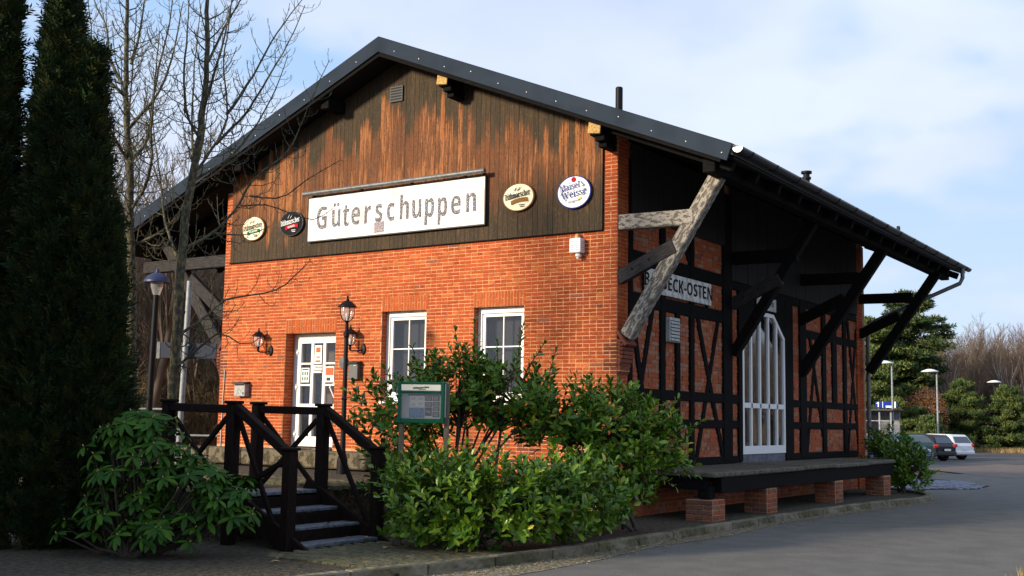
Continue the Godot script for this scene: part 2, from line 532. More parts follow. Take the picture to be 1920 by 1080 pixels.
# the stain on the cladding has worn off in streaks: dark at top and foot, bare orange wood between
func cladding_material() -> void:
	var w := 1024
	var h := 448
	var im := Image.create(w, h, false, Image.FORMAT_RGB8)
	var big := FastNoiseLite.new()
	big.seed = 51
	big.frequency = 1.0
	big.fractal_octaves = 2
	var st := FastNoiseLite.new()
	st.seed = 52
	st.frequency = 1.0
	st.fractal_octaves = 3
	var r2 := RandomNumberGenerator.new()
	r2.seed = 77
	var tone := []
	for i in 120:
		tone.append(Vector2(r2.randf(), r2.randf()))
	for j in h:
		var y := 7.2 - 3.6 * (j + 0.5) / h
		for i in w:
			var x := -9.1 + 9.1 * (i + 0.5) / w
			var k := int(floor((x + 9.1) / 0.1))
			var tn: Vector2 = tone[k]
			# where the weather reaches: a band across the middle
			var top := 6.0 + 0.25 * big.get_noise_2d(x * 1.1, 3.0) + 0.8 * (tn.x - 0.5) - 0.2 * absf(x + 4.5) + 0.25
			var low := 4.35 + 0.3 * big.get_noise_2d(x * 1.4, 9.0) + 0.5 * (tn.y - 0.5)
			var band := smoothstep(low - 0.5, low + 0.35, y) * (1.0 - smoothstep(top - 0.28, top + 0.12, y))
			var patch := big.get_noise_2d(x * 0.55 + 20.0, y * 0.5)
			var s := st.get_noise_2d(x * 26.0, y * 0.9 + tn.x * 40.0)
			var s2 := st.get_noise_2d(x * 70.0, y * 2.2 + tn.y * 40.0)
			var bare := clampf(band * (0.03 + 0.75 * patch + 1.0 * s + 0.35 * s2 + 0.95 * (tn.x - 0.5)), 0.0, 1.0)
			bare = smoothstep(0.12, 0.6, bare)
			var stain := Color(0.034, 0.027, 0.018).lerp(Color(0.070, 0.045, 0.025), clampf(0.5 + s2 + 0.6 * (tn.y - 0.5), 0, 1))
			var brown := Color(0.17, 0.060, 0.023)
			var orange := Color(0.26, 0.090, 0.030).lerp(Color(0.38, 0.175, 0.07), clampf(s2 + 0.2, 0, 1))
			var half := 0.82 * clampf(band * 0.85 + 0.45 * s + 0.3 * (tn.y - 0.5), 0.0, 1.0) * band
			var cc := stain.lerp(brown, half).lerp(orange, bare)
			# knots and mouldy flecks
			var kn := st.get_noise_2d(x * 40.0 + 90.0, y * 9.0)
			if kn > 0.42:
				cc = cc.lerp(Color(0.04, 0.025, 0.015), 0.75)
			elif kn < -0.5:
				cc = cc.lerp(Color(0.22, 0.2, 0.16), 0.3)
			im.set_pixel(i, j, cc.linear_to_srgb())
	var m := mat("cladding", Color(1, 1, 1), 0.8, {"spec": 0.3})
	m.albedo_texture = ImageTexture.create_from_image(im)
	m.texture_filter = BaseMaterial3D.TEXTURE_FILTER_LINEAR_WITH_MIPMAPS


# ------------------------------------------------------------------ the scene
func _ready() -> void:
	rng.seed = 20240211
	# camera
	var cam := Camera3D.new()
	cam.name = "camera"
	add_child(cam)
	cam.position = CAM
	cam.rotation = Vector3(0.116, 0.593, 0.017)
	cam.fov = rad_to_deg(2.0 * atan(540.0 / 2122.8))
	cam.near = 0.1
	cam.far = 600.0
	# sky, air and exposure
	var we := WorldEnvironment.new()
	we.name = "world_environment"
	var env := Environment.new()
	env.background_mode = Environment.BG_SKY
	var sky := Sky.new()
	var pan := PanoramaSkyMaterial.new()
	pan.panorama = sky_image()
	pan.energy_multiplier = 1.0
	sky.sky_material = pan
	env.sky = sky
	env.background_energy_multiplier = 0.92
	env.tonemap_mode = Environment.TONE_MAPPER_LINEAR
	env.tonemap_exposure = 1.32
	env.sdfgi_enabled = true
	env.ssao_enabled = true
	env.ssil_enabled = true
	we.environment = env
	add_child(we)
	# low winter sun from the front left
	var sun := DirectionalLight3D.new()
	sun.name = "sun"
	sun.light_energy = 1.6
	sun.light_color = Color(1.0, 0.93, 0.82)
	sun.light_angular_distance = 7.0
	sun.shadow_enabled = true
	add_child(sun)
	var el := deg_to_rad(15.0)
	var az := deg_to_rad(26.0)
	sun.look_at_from_position(Vector3.ZERO, -Vector3(-sin(az) * cos(el), sin(el), cos(az) * cos(el)))
	materials()
	ground()
	building()
	platform()
	wall_fittings()
	stairs()
	posts_and_signs()
	trees_near()
	hedges_left()
	shrubs()
	car_park()
	far_trees()
	litter()


func sky_image() -> ImageTexture:
	var w := 2048
	var h := 1024
	var im := Image.create(w, h, false, Image.FORMAT_RGB8)
	var f := FastNoiseLite.new()
	f.seed = 8
	f.frequency = 1.0
	f.fractal_octaves = 5
	f.fractal_gain = 0.52
	var g := FastNoiseLite.new()
	g.seed = 31
	g.frequency = 1.0
	g.fractal_octaves = 5
	for j in h:
		var el := PI * (0.5 - (j + 0.5) / h)
		if el < -0.01:
			for i in w:
				im.set_pixel(i, j, Color(0.55, 0.56, 0.57))
			continue
		var up := sin(maxf(el, 0.0))
		var k := 1.0 / (up + 0.22)       # clouds lie on a layer overhead
		var blue := Color(0.26, 0.48, 0.83).lerp(Color(0.64, 0.75, 0.86), pow(1.0 - up, 3.0))
		for i in w:
			var a := TAU * i / w
			var p := Vector3(cos(a) * cos(el) * k, 0.0, sin(a) * cos(el) * k)
			var q := f.get_noise_3d(p.x * 0.8 + 3.0, 1.7, p.z * 0.8)
			var d := g.get_noise_3d(p.x * 2.6, 5.0, p.z * 2.6)
			var m := smoothstep(-0.44, 0.12, q + 0.55 * d)
			var shade := clampf(0.5 + 0.9 * g.get_noise_3d(p.x * 1.3 + 9.0, 8.0, p.z * 1.3), 0.0, 1.0)
			var cloud := Color(0.54, 0.62, 0.83).lerp(Color(0.72, 0.79, 0.91), shade)
			im.set_pixel(i, j, blue.lerp(cloud, 0.9 * m).linear_to_srgb())
	return ImageTexture.create_from_image(im)


# height of the ground: level by the building, falling gently to the car park
func gnd(z: float) -> float:
	return -0.95 - 0.3 * clampf((-z - 10.0) / 35.0, 0.0, 1.0)


func strip(mb: MB, poly: PackedVector2Array, lift: float, cell := 2.0) -> void:
	# a sheet over the polygon (x, z), following the ground, cut in slices along z
	var zs := PackedFloat32Array([1e9])
	var zmin := 1e9
	var zmax := -1e9
	for p in poly:
		zmin = minf(zmin, p.y); zmax = maxf(zmax, p.y)
	var cuts := [zmax, -10.0, -45.0, zmin]
	cuts.sort()
	for i in cuts.size() - 1:
		var a: float = cuts[i]
		var b: float = cuts[i + 1]
		if b <= zmin or a >= zmax or b - a < 1e-4:
			continue
		a = maxf(a, zmin); b = minf(b, zmax)
		var clip := PackedVector2Array([Vector2(-400, a), Vector2(400, a), Vector2(400, b), Vector2(-400, b)])
		for piece in Geometry2D.intersect_polygons(poly, clip):
			var idx := Geometry2D.triangulate_polygon(piece)
			for k in range(0, idx.size(), 3):
				var q := []
				for e in 3:
					var p: Vector2 = piece[idx[k + e]]
					q.append(Vector3(p.x, gnd(p.y) + lift, p.y))
				mb.tri(q[0], q[1], q[2], Vector3.UP)


func pv(a: Array) -> PackedVector2Array:
	var p := PackedVector2Array()
	for i in range(0, a.size(), 2):
		p.append(Vector2(a[i], a[i + 1]))
	return p


# kerb line (foot of the kerb on the road side), from the near end to the far end
var KERB := [Vector2(1.05, 8.4), Vector2(1.25, 7.2), Vector2(1.5, 5.9), Vector2(1.68, 4.4), Vector2(1.74, 2.6), Vector2(1.76, 0.6), Vector2(1.8, -2.0), Vector2(1.92, -5.0), Vector2(2.16, -7.4), Vector2(2.40, -9.0), Vector2(2.36, -9.9), Vector2(1.9, -11.2), Vector2(1.0, -12.4), Vector2(0.2, -13.6)]


func ground() -> void:
	var mb := MB.new()
	strip(mb, pv([-300, 60, 300, 60, 300, -400, -300, -400]), -0.03)
	struct("ground", mb, M.forest_floor)
	# road: everything right of the kerb
	mb = MB.new()
	var poly := pv([40, 40, 40, -34, -1.0, -33.0, -2.2, -24.0, -0.2, -16.0])
	var k2: Array = KERB.duplicate()
	k2.reverse()
	for p in k2:
		poly.append(p)
	poly.append(Vector2(0.2, 12.0)); poly.append(Vector2(-1.0, 40.0))
	strip(mb, poly, 0.0)
	struct("road", mb, M.asphalt)
	# paler reddish lane and the darker car park beyond it
	mb = MB.new()
	strip(mb, pv([-3.4, -33.2, 0.2, -27.5, 6, -24, 40, -16, 40, -42, 6, -46, -3.6, -48.5, -4.4, -36]), 0.006)
	struct("pavement", mb, M.asphalt_pink)
	mb = MB.new()
	strip(mb, pv([-4.0, -31.0, -4.4, -36.2, -3.55, -48.7, 6, -46.2, 40, -42, 40, -80, -40, -80, -40, -31.0]), 0.011)
	struct("car_park", mb, M.asphalt_dark)
	# mossy edge of the road along the kerb
	mb = MB.new()
	var edge := PackedVector2Array()
	for i in 9:
		edge.append(KERB[i] + Vector2(0.004, 0))
	for i in 9:
		edge.append(KERB[8 - i] + Vector2([0.2, 0.3, 0.16, 0.45, 0.3, 0.55, 0.75, 0.8, 0.7][i] * 0.8, 0))
	strip(mb, edge, 0.005)
	var ms := struct("road_edge_moss", mb, M.asphalt_moss)
	# verge of soil between building and kerb
	mb = MB.new()
	var soil := PackedVector2Array([Vector2(-14, 9.5), Vector2(0.8, 9.5)])
	for p in KERB:
		soil.append(p - Vector2(0.10, 0))
	soil.append(Vector2(-14, -13.6))
	strip(mb, soil, 0.06)
	struct("verge", mb, M.soil)
	kerbs()
	paving()
	cobbles()


func kerbs() -> void:
	var root := thing("kerb", "mossy concrete kerb curving along the road beside the brick building", "kerb", V(1.7, -0.95, 0))
	root.remove_meta("label"); root.remove_meta("category")
	root.set_meta("kind", "structure")
	# resample in metre lengths
	var acc := [KERB[0]]
	var cur: Vector2 = KERB[0]
	var i := 1
	var left := 0.98
	while i < KERB.size():
		var d: float = cur.distance_to(KERB[i])
		if d >= left:
			cur = cur.move_toward(KERB[i], left)
			acc.append(cur)
			left = 0.98
		else:
			left -= d
			cur = KERB[i]
			i += 1
	for j in acc.size() - 1:
		var a := V(acc[j].x, gnd(acc[j].y), acc[j].y)
		var b := V(acc[j + 1].x, gnd(acc[j + 1].y), acc[j + 1].y)
		var x := (b - a).normalized()
		var z := x.cross(Vector3.UP).normalized()
		if z.x > 0:
			z = -z
		var mb := MB.new()
		var g := rf(0.75, 1.1)
		mb.col = Color(g, g, g * rf(0.9, 1.0))
		var y := Vector3.UP
		mb.cbox((a + b) * 0.5 + z * 0.06 + y * (-0.02 + rf(-0.004, 0.004)), V((b - a).length() - 0.014, 0.27, 0.13), 0.014, Basis(x, y, x.cross(y)))
		part("kerb_stone", mb, M.kerb, root)


func paving() -> void:
	# the small path of pavers from the foot of the stairs to the kerb
	var root := thing("path", "", "", V(0.3, -0.9, 5.9))
	root.remove_meta("label"); root.remove_meta("category")
	root.set_meta("kind", "structure")
	var bed := MB.new()
	bed.box(V(0.35, -0.93, 5.86), V(1.95, 0.06, 2.1))
	part("paving_bed", bed, M.soil, root)
	var meshes := []
	for t in 5:
		var mb := MB.new()
		var g: float = [0.85, 1.0, 0.9, 1.1, 0.78][t]
		mb.col = Color(0.115 * g, 0.10 * g, 0.052 * g)
		mb.cbox(Vector3.ZERO, V(0.196, 0.06, 0.096), 0.006)
		meshes.append(mb.mesh(M.paver))
	for r in 20:
		for q in 10:
			var x := -0.48 + q * 0.2 + (0.1 if r % 2 else 0.0)
			var z := 4.95 + r * 0.1
			if x > 1.28 - (z - 6.0) * 0.22:
				continue
			partm("paver", meshes[rng.randi() % 5], root, Transform3D(Basis(Vector3.UP, rf(-0.02, 0.02)) * Basis(Vector3.RIGHT, rf(-0.02, 0.02)), V(x, -0.895 + rf(-0.005, 0.005), z)))
	# raised paved terrace in front of the door
	root = thing("terrace", "", "", V(-6, -0.9, 3))
	root.remove_meta("label"); root.remove_meta("category")
	root.set_meta("kind", "structure")
	var mb2 := MB.new()
	mb2.box(V(-7.0, -0.66, 3.3), V(10.2, 0.66, 5.7))
	mb2.box(V(-7.6, -0.66, -6.0), V(1.0, 0.5, 12.0))
	part("terrace_bed", mb2, M.soil, root)
	for r in 12:
		for q in 24:
			var x := -6.6 + q * 0.2 + (0.1 if r % 2 else 0.0)
			var z := 3.2 + r * 0.1 * 1.0
			partm("paver", meshes[rng.randi() % 5], root, Transform3D(Basis(Vector3.UP, rf(-0.02, 0.02)), V(x, -0.322 + rf(-0.004, 0.004), z)))


func cobbles() -> void:
	var root := thing("cobbled_patch", "", "", V(0.3, -1.0, -17))
	root.remove_meta("label"); root.remove_meta("category")
	root.set_meta("kind", "structure")
	var bed := MB.new()
	strip(bed, pv([0.4, -13.9, 1.9, -16.5, 1.7, -19.0, -0.4, -22.5, -2.4, -24.5, -2.6, -15.0]), 0.016)
	part("cobble_bed", bed, M.soil, root)
	var meshes := []
	for t in 5:
		var mb := MB.new()
		var g: float = [0.9, 1.0, 1.15, 0.75, 1.05][t]
		mb.col = Color(0.20 * g, 0.21 * g, 0.27 * g)
		mb.cbox(Vector3.ZERO, V(0.21, 0.12, 0.28), 0.035)
		meshes.append(mb.mesh(M.cobble))
	for r in 36:
		for q in 14:
			var z := -14.2 - r * 0.3
			var x := 1.75 - q * 0.24 + (0.12 if r % 2 else 0.0) - maxf(0.0, (-z - 18.0) * 0.45)
			if not Geometry2D.is_point_in_polygon(Vector2(x, z), pv([0.4, -14.0, 1.85, -16.5, 1.65, -19.0, -0.4, -22.4, -2.3, -24.3, -2.0, -15.0])):
				continue
			if counts.get(str(root.get_instance_id()) + "cobble", 0) > 285:
				continue
			partm("cobble", meshes[rng.randi() % 5], root, Transform3D(Basis(Vector3.UP, rf(-0.12, 0.12)) * Basis(Vector3.RIGHT, rf(-0.05, 0.05)), V(x + rf(-0.01, 0.01), gnd(z) - 0.025 + rf(-0.01, 0.01), z)))


# ------------------------------------------------------------------ the goods shed
func roof_top(x: float) -> float:
	return 7.466 - (0.4147 * (x + 4.585) if x > -4.585 else 0.4098 * (-4.585 - x))


func cut(spans: Array, a: float, b: float) -> Array:
	var out := []
	for s in spans:
		if b <= s[0] or a >= s[1]:
			out.append(s)
			continue
		if a > s[0]:
			out.append([s[0], a])
		if b < s[1]:
			out.append([b, s[1]])
	return out


func brick_tone(kind: String) -> Color:
	var t := rng.randf()
	var g := rf(0.92, 1.09)
	if kind == "dark":
		return Color(0.20, 0.06, 0.038) * rf(0.8, 1.2)
	if kind == "old":
		if t < 0.05:
			return Color(0.24, 0.10, 0.065)
		if t < 0.3:
			return Color(0.40, 0.19, 0.12) * g
		return Color(0.43, 0.115, 0.052) * g
	if kind == "soldier":
		return Color(0.47, 0.105, 0.030) * rf(0.9, 1.1)
	if t < 0.05:
		return Color(0.34, 0.068, 0.025) * g
	if t < 0.2:
		return Color(0.50, 0.13, 0.038) * rf(0.9, 1.1)
	if t < 0.206:
		return Color(0.26, 0.10, 0.062)
	return Color(0.43, 0.084, 0.026) * g


const OPEN := [[-7.28, -5.97, 0.02, 2.21, 2.47], [-4.86, -3.83, 0.92, 2.54, 2.80], [-2.80, -1.76, 0.92, 2.53, 2.79]]


func building() -> void:
	var shed := thing("goods_shed", "red brick goods shed with weathered timber gable, wide dark eaves and half-timbered side", "building", V(-4.5, -0.95, -6.4))
	gable_wall(shed)
	gable_boards(shed)
	side_wall(shed)
	plain_walls(shed)
	roof(shed)
	brackets(shed)
	front_door(shed)
	for k in [1, 2]:
		front_window(shed, OPEN[k][0], OPEN[k][1], OPEN[k][2], OPEN[k][3])
	loading_door(shed)


func gable_wall(shed: Node3D) -> void:
	# masonry core with the openings left out; its face is the mortar, 6 mm behind the bricks
	var mb := MB.new()
	var xs := [-9.078, -7.28, -5.97, -4.86, -3.83, -2.80, -1.76, -0.006]
	for i in 7:
		var a: float = xs[i]
		var b: float = xs[i + 1]
		var y0 := -0.95
		if i % 2 == 0:
			mb.box(V((a + b) / 2, (3.66 + y0) / 2, -0.183), V(b - a, 3.66 - y0, 0.36))
		else:
			var o: Array = OPEN[i / 2]
			mb.box(V((a + b) / 2, (3.66 + o[3]) / 2, -0.183), V(b - a, 3.66 - o[3], 0.36))
			mb.box(V((a + b) / 2, (o[2] + y0) / 2, -0.183), V(b - a, o[2] - y0, 0.36))
	mb.box(V(-0.128, 4.44, -0.183), V(0.244, 1.56, 0.36))
	mb.box(V(-9.0, 4.40, -0.183), V(0.156, 1.48, 0.36))
	# consoles that carry the first brackets
	var wall := part("gable_wall", mb, M.mortar, shed)
	var soot := FastNoiseLite.new()
	soot.seed = 5
	soot.frequency = 0.55
	soot.fractal_octaves = 4
	var all := []       # [centre, width, height, colour] of each front brick
	var k := 0
	var y := -0.95
	while y < 5.2:
		var spans := []
		var top := y + 0.052
		if y < 3.63:
			var lft := -9.084
			var rgt := 0.0
			if y > 1.36 and y < 1.9:
				var e: float = 0.022 * (1 + floor((y - 1.36) / 0.0625))
				lft -= minf(e, 0.13)
				rgt += minf(e, 0.12)
			spans = [[lft, rgt]]
			if y < 0.0:
				spans = cut(spans, -20.0, -5.35)
			for o in OPEN:
				if top > o[2] and y < o[4] - 0.02:
					spans = cut(spans, o[0], o[1])
		else:
			spans = [[-0.25, 0.0]]
			if y < 5.1:
				spans.append([-9.084, -8.925])
		var header := k % 2 == 0
		var per := 0.125 if header else 0.25
		var ph := 0.0 if header else (0.125 if k % 4 == 1 else 0.0)
		for s in spans:
			var x: float = floor((s[0] - ph) / per) * per + ph
			while x < s[1]:
				var a: float = maxf(x, s[0])
				var b: float = minf(x + per, s[1])
				if b - a > 0.045:
					var kind := "new"
					if y > 1.34 and y < 1.92 and (a > -0.31 or b < -8.8):
						kind = "dark"
					elif y < 0.35 and rng.randf() < 0.35:
						kind = "dark"
					all.append([V((a + b) / 2, y + 0.026, -0.008), b - a - 0.0135, 0.0485, brick_tone(kind) * clampf(1.0 + 0.32 * soot.get_noise_2d((a + b) / 2, y * 1.6), 0.7, 1.2)])
				x += per
		y += 0.0625
		k += 1
	# the 300 that show largest, above the shrubs at the near corner, are bricks of their own
	var near := []
	for i in all.size():
		var c: Vector3 = all[i][0]
		if c.y > 1.2 and all[i][1] > 0.1:
			near.append([c.distance_to(CAM) - (0.35 if all[i][1] > 0.2 else 0.0), i])
	near.sort_custom(func(p, q): return p[0] < q[0])
	var chosen := {}
	for i in 300:
		chosen[near[i][1]] = true
	var cache := {}
	var rest := MB.new()
	for i in all.size():
		var b: Array = all[i]
		if chosen.has(i):
			var w := snappedf(b[1], 0.005)
			var tone := int(b[3].r * 18.0)
			var key := "%s_%d" % [w, tone]
			if not cache.has(key):
				var one := MB.new()
				one.col = b[3]
				one.cbox(Vector3.ZERO, V(w, b[2], 0.022), 0.003)
				cache[key] = one.mesh(M.brick)
			partm("brick", cache[key], wall, Transform3D(Basis(Vector3.FORWARD, rf(-0.004, 0.004)), b[0] + V(0, rf(-0.001, 0.001), rf(-0.003, 0.0))))
		else:
			rest.col = b[3]
			rest.box(b[0] + V(0, 0, rf(-0.003, 0.0)), V(b[1], b[2], 0.022), Basis(), true)
	# soldier courses over the openings
	for o in OPEN:
		var x: float = o[0]
		var i := 0
		while x < o[1] - 0.01:
			var hh: float = o[4] - o[3]
			var zz: float = rf(-0.004, 0.0) - 0.007
			rest.col = brick_tone("soldier")
			if i % 2 == 0:
				rest.box(V(x + 0.0312, o[3] + hh * 0.5, zz), V(0.049, hh - 0.008, 0.022), Basis(), true)
			else:
				rest.box(V(x + 0.0312, o[3] + hh * 0.25, zz), V(0.049, hh * 0.5 - 0.009, 0.022), Basis(), true)
				rest.col = brick_tone("soldier")
				rest.box(V(x + 0.0312, o[3] + hh * 0.75, zz), V(0.049, hh * 0.5 - 0.009, 0.022), Basis(), true)
			x += 0.0631
			i += 1
		# reveal bricks on the left jamb
		y = -0.95
		k = 0
		while y < o[3] - 0.03:
			if y > o[2] - 0.02:
				var zs := [-0.022, -0.115, -0.24] if k % 2 else [-0.022, -0.24]
				for q in zs.size() - 1:
					rest.col = brick_tone("new")
					rest.box(V(o[0] - 0.004, y + 0.026, (zs[q] + zs[q + 1]) / 2), V(0.02, 0.052, absf(zs[q] - zs[q + 1]) - 0.009))
			y += 0.0625
			k += 1
	# returns of the corner pier and of the consoles
	y = -0.95
	k = 0
	while y < 5.2:
		var zs2 := [-0.021, -0.12, -0.245, -0.365] if k % 2 else [-0.021, -0.245, -0.365]
		for q in zs2.size() - 1:
			rest.col = brick_tone("new")
			rest.box(V(-0.008, y + 0.026, (zs2[q] + zs2[q + 1]) / 2), V(0.022 + rf(-0.003, 0.0), 0.052, absf(zs2[q] - zs2[q + 1]) - 0.01))
			if y < 3.6:
				rest.box(V(-9.076, y + 0.026, (zs2[q] + zs2[q + 1]) / 2), V(0.022, 0.052, absf(zs2[q] - zs2[q + 1]) - 0.01))
		if y > 1.36 and y < 1.9:
			var e: float = minf(0.022 * (1 + floor((y - 1.36) / 0.0625)), 0.12)
			rest.col = brick_tone("dark")
			rest.box(V(e * 0.5, y + 0.026, -0.19), V(e - 0.002, 0.052, 0.335))
			rest.box(V(-9.084 - e * 0.5, y + 0.026, -0.19), V(e - 0.002, 0.052, 0.335))
		y += 0.0625
		k += 1
	# mortar of the corbel courses
	part("bricks", rest, M.brick, wall, true)
	var cm := MB.new()
	cm.box(V(0.02, 1.66, -0.19), V(0.04, 0.5, 0.33))
	cm.box(V(-9.104, 1.66, -0.19), V(0.04, 0.5, 0.33))
	part("console_mortar", cm, M.mortar, wall)
	# sloping cap bricks the struts stand on
	for s in [0, 1]:
		var cap := MB.new()
		cap.col = Color(0.21, 0.07, 0.045)
		var p := V(0.08, 1.93, -0.17) if s == 0 else V(-9.164, 1.93, -0.17)
		cap.cbox(p, V(0.28, 0.05, 0.36), 0.004, Basis(Vector3.BACK, -0.95 if s == 0 else 0.95))
		part("console_cap", cap, M.brick, wall)


func gable_boards(shed: Node3D) -> void:
	var back := MB.new()
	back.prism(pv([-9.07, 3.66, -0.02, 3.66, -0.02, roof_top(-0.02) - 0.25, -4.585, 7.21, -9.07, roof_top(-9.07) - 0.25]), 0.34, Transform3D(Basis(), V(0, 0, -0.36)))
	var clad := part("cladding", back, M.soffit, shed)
	var x := -8.9
	while x < -0.3:
		var b := minf(x + 0.1, -0.262)
		var mb := MB.new()
		var y0 := 3.68 + rf(-0.006, 0.004)
		var poly := PackedVector2Array([Vector2(x, y0), Vector2(b - 0.005, y0), Vector2(b - 0.005, roof_top(b) - 0.262)])
		if x < -4.585 and b > -4.585:
			poly.append(Vector2(-4.585, 7.20))
		poly.append(Vector2(x, roof_top(x) - 0.262))
		mb.prism(poly, 0.024, Transform3D(Basis(), V(0, 0, 0.002 + rf(0.0, 0.006))))
		for p in mb.v:
			mb.uv.append(Vector2((p.x + 9.1) / 9.1, (7.2 - p.y) / 3.6))
		part("board", mb, M.cladding, clad)
		x = b
	# foot and edge trims
	var tr := MB.new()
	tr.box(V(-4.59, 3.672, 0.012), V(8.66, 0.018, 0.05))
	part("foot_trim", tr, M.timber_h, clad)
	tr = MB.new()
	tr.box(V(-0.256, 4.45, 0.014), V(0.012, 1.53, 0.036))
	part("edge_trim", tr, M.timber, clad)
	# louvred vent near the ridge
	var v := MB.new()
	v.box(V(-4.62, 6.565, 0.04), V(0.30, 0.29, 0.05))
	var vent := part("vent", v, M.trim_black, clad)
	for i in 5:
		var s := MB.new()
		s.box(V(-4.62, 6.46 + i * 0.052, 0.068), V(0.25, 0.036, 0.008), Basis(Vector3.RIGHT, 0.6))
		part("slat", s, M.mail_dark, vent)


func timber(called: String, a: Vector3, b: Vector3, w: float, h: float, m: Material, parent: Node3D, up := Vector3.UP) -> MeshInstance3D:
	var mb := MB.new()
	mb.beam(a, b, w, h, up, minf(0.012, minf(w, h) * 0.2))
	return part(called, mb, m, parent)


# the same with the grain along the beam, in the beam's own axes
func grained(called: String, a: Vector3, b: Vector3, w: float, h: float, m: Material, parent: Node3D, up := Vector3.UP) -> MeshInstance3D:
	var x := (b - a).normalized()
	var z := x.cross(up).normalized()
	var mb := MB.new()
	mb.cbox(Vector3.ZERO, V((b - a).length(), h, w), 0.014)
	return partm(called, mb.mesh(m), parent, Transform3D(Basis(x, z.cross(x), z), (a + b) * 0.5))


func side_wall(shed: Node3D) -> void:
	var mb := MB.new()
	# core behind the brick panels; the doorway is left open
	for s in [[-0.37, -4.99, -0.95, 5.2], [-7.42, -12.9, -0.95, 5.2], [-4.99, -7.42, 2.95, 5.2], [-4.99, -7.42, -0.95, 0.0]]:
		mb.box(V(-0.145, (s[2] + s[3]) / 2, (s[0] + s[1]) / 2), V(0.2, s[3] - s[2], s[0] - s[1]))
	var wall := part("side_wall", mb, M.old_mortar, shed)
	# brick panels
	var br := MB.new()
	var y := -0.95
	var k := 0
	while y < 5.0:
		var per := 0.13 if k % 2 == 0 else 0.26
		var z := -0.37 - (0.13 if k % 4 == 1 else 0.0)
		while z > -12.4:
			var zc := z - per * 0.5
			if not (zc < -4.95 and zc > -7.5 and y > -0.1 and y < 3.0):
				br.col = brick_tone("old")
				br.box(V(-0.045 + rf(-0.006, 0.006), y + 0.033, zc + rf(-0.004, 0.004)), V(0.03, 0.066, per - 0.011))
			z -= per
		# the far corner pier
		br.col = brick_tone("new")
		br.box(V(-0.01, y + 0.033, -12.52), V(0.03, 0.066, 0.23))
		br.col = brick_tone("new")
		br.box(V(-0.01, y + 0.033, -12.77), V(0.03, 0.066, 0.24))
		y += 0.077
		k += 1
	part("panel_bricks", br, M.brick, wall, true)
	var t: Material = M.timber
	# posts: [z near, z far, foot, head]
	for p in [[-0.38, -0.53, -0.02, 4.9], [-1.54, -1.72, -0.02, 4.9], [-2.13, -2.30, -0.02, 2.55], [-2.71, -2.88, -0.02, 4.9], [-4.17, -4.59, -0.1, 5.0], [-4.89, -5.08, -0.1, 3.2], [-7.40, -7.88, -0.1, 3.2], [-8.31, -8.72, -0.1, 5.0], [-9.79, -10.05, -0.02, 4.9], [-10.5, -10.82, 1.07, 4.9], [-11.32, -11.56, -0.02, 4.9]]:
		var c: float = (p[0] + p[1]) * 0.5
		timber("post", V(-0.03, p[2], c), V(-0.03, p[3], c), p[0] - p[1], 0.085, t, wall, Vector3.RIGHT)
	# rails: [y low, y high, z near, z far]
	for r in [[0.53, 0.68, -0.4, -4.9], [1.0, 1.17, -0.4, -4.9], [2.50, 2.73, -0.4, -4.2], [3.19, 3.42, -0.4, -12.4], [4.4, 4.62, -0.4, -12.4], [-0.13, 0.01, -0.36, -5.0], [0.53, 0.68, -7.85, -12.4], [1.0, 1.15, -7.85, -12.4], [2.54, 2.72, -8.7, -12.4], [-0.13, 0.02, -7.45, -12.5]]:
		timber("rail", V(-0.036, (r[0] + r[1]) / 2, r[2]), V(-0.036, (r[0] + r[1]) / 2, r[3]), 0.078, r[1] - r[0], M.timber_h, wall)
	# near-black boards added to paint in the deep shade under the eaves
	var q := 0
	for s in [[-0.45, -4.2, 3.98], [-4.55, -12.4, 3.36]]:
		var z: float = s[0]
		while z > s[1] + 0.05:
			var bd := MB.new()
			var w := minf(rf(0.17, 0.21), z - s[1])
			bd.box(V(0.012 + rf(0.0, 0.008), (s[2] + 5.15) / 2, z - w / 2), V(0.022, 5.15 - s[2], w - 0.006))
			part("eaves_shade_board", bd, M.soffit, wall)
			z -= w
	# crossed braces: [z, y, z, y]
	var i := 0
	for b in [[-0.5, 2.52, -1.06, 0.6], [-1.28, 2.52, -0.66, 0.6], [-3.04, 2.55, -4.18, 0.0], [-3.98, 2.55, -3.02, 0.0], [-9.02, 2.56, -9.97, 0.02], [-9.46, 2.56, -8.77, 0.02], [-11.72, 3.18, -12.5, 0.05], [-12.42, 3.0, -11.66, 0.02], [-2.9, 3.25, -2.1, 4.4], [-8.75, 3.25, -9.6, 4.4]]:
		var dx := -0.042 - 0.006 * (i % 2)
		timber("brace", V(dx, b[1], b[0]), V(dx, b[3], b[2]), 0.078, 0.14, t, wall, V(1, 0, 0).cross(V(0, b[3] - b[1], b[2] - b[0])).normalized())
		i += 1


func plain_walls(shed: Node3D) -> void:
	var mb := MB.new()
	mb.box(V(-8.96, 2.1, -6.75), V(0.24, 6.1, 12.7))
	mb.box(V(-4.5, 2.1, -12.97), V(9.0, 6.1, 0.2))
	mb.prism(pv([-9.07, 5.1, -0.02, 5.1, -0.02, roof_top(-0.02) - 0.25, -4.585, 7.2, -9.07, roof_top(-9.07) - 0.25]), 0.2, Transform3D(Basis(), V(0, 0, -13.07)))
	part("rear_wall", mb, M.old_mortar, shed)
	mb = MB.new()
	mb.box(V(-4.5, -0.05, -6.6), V(8.6, 0.08, 12.4))
	part("floor", mb, M.dark_room, shed)


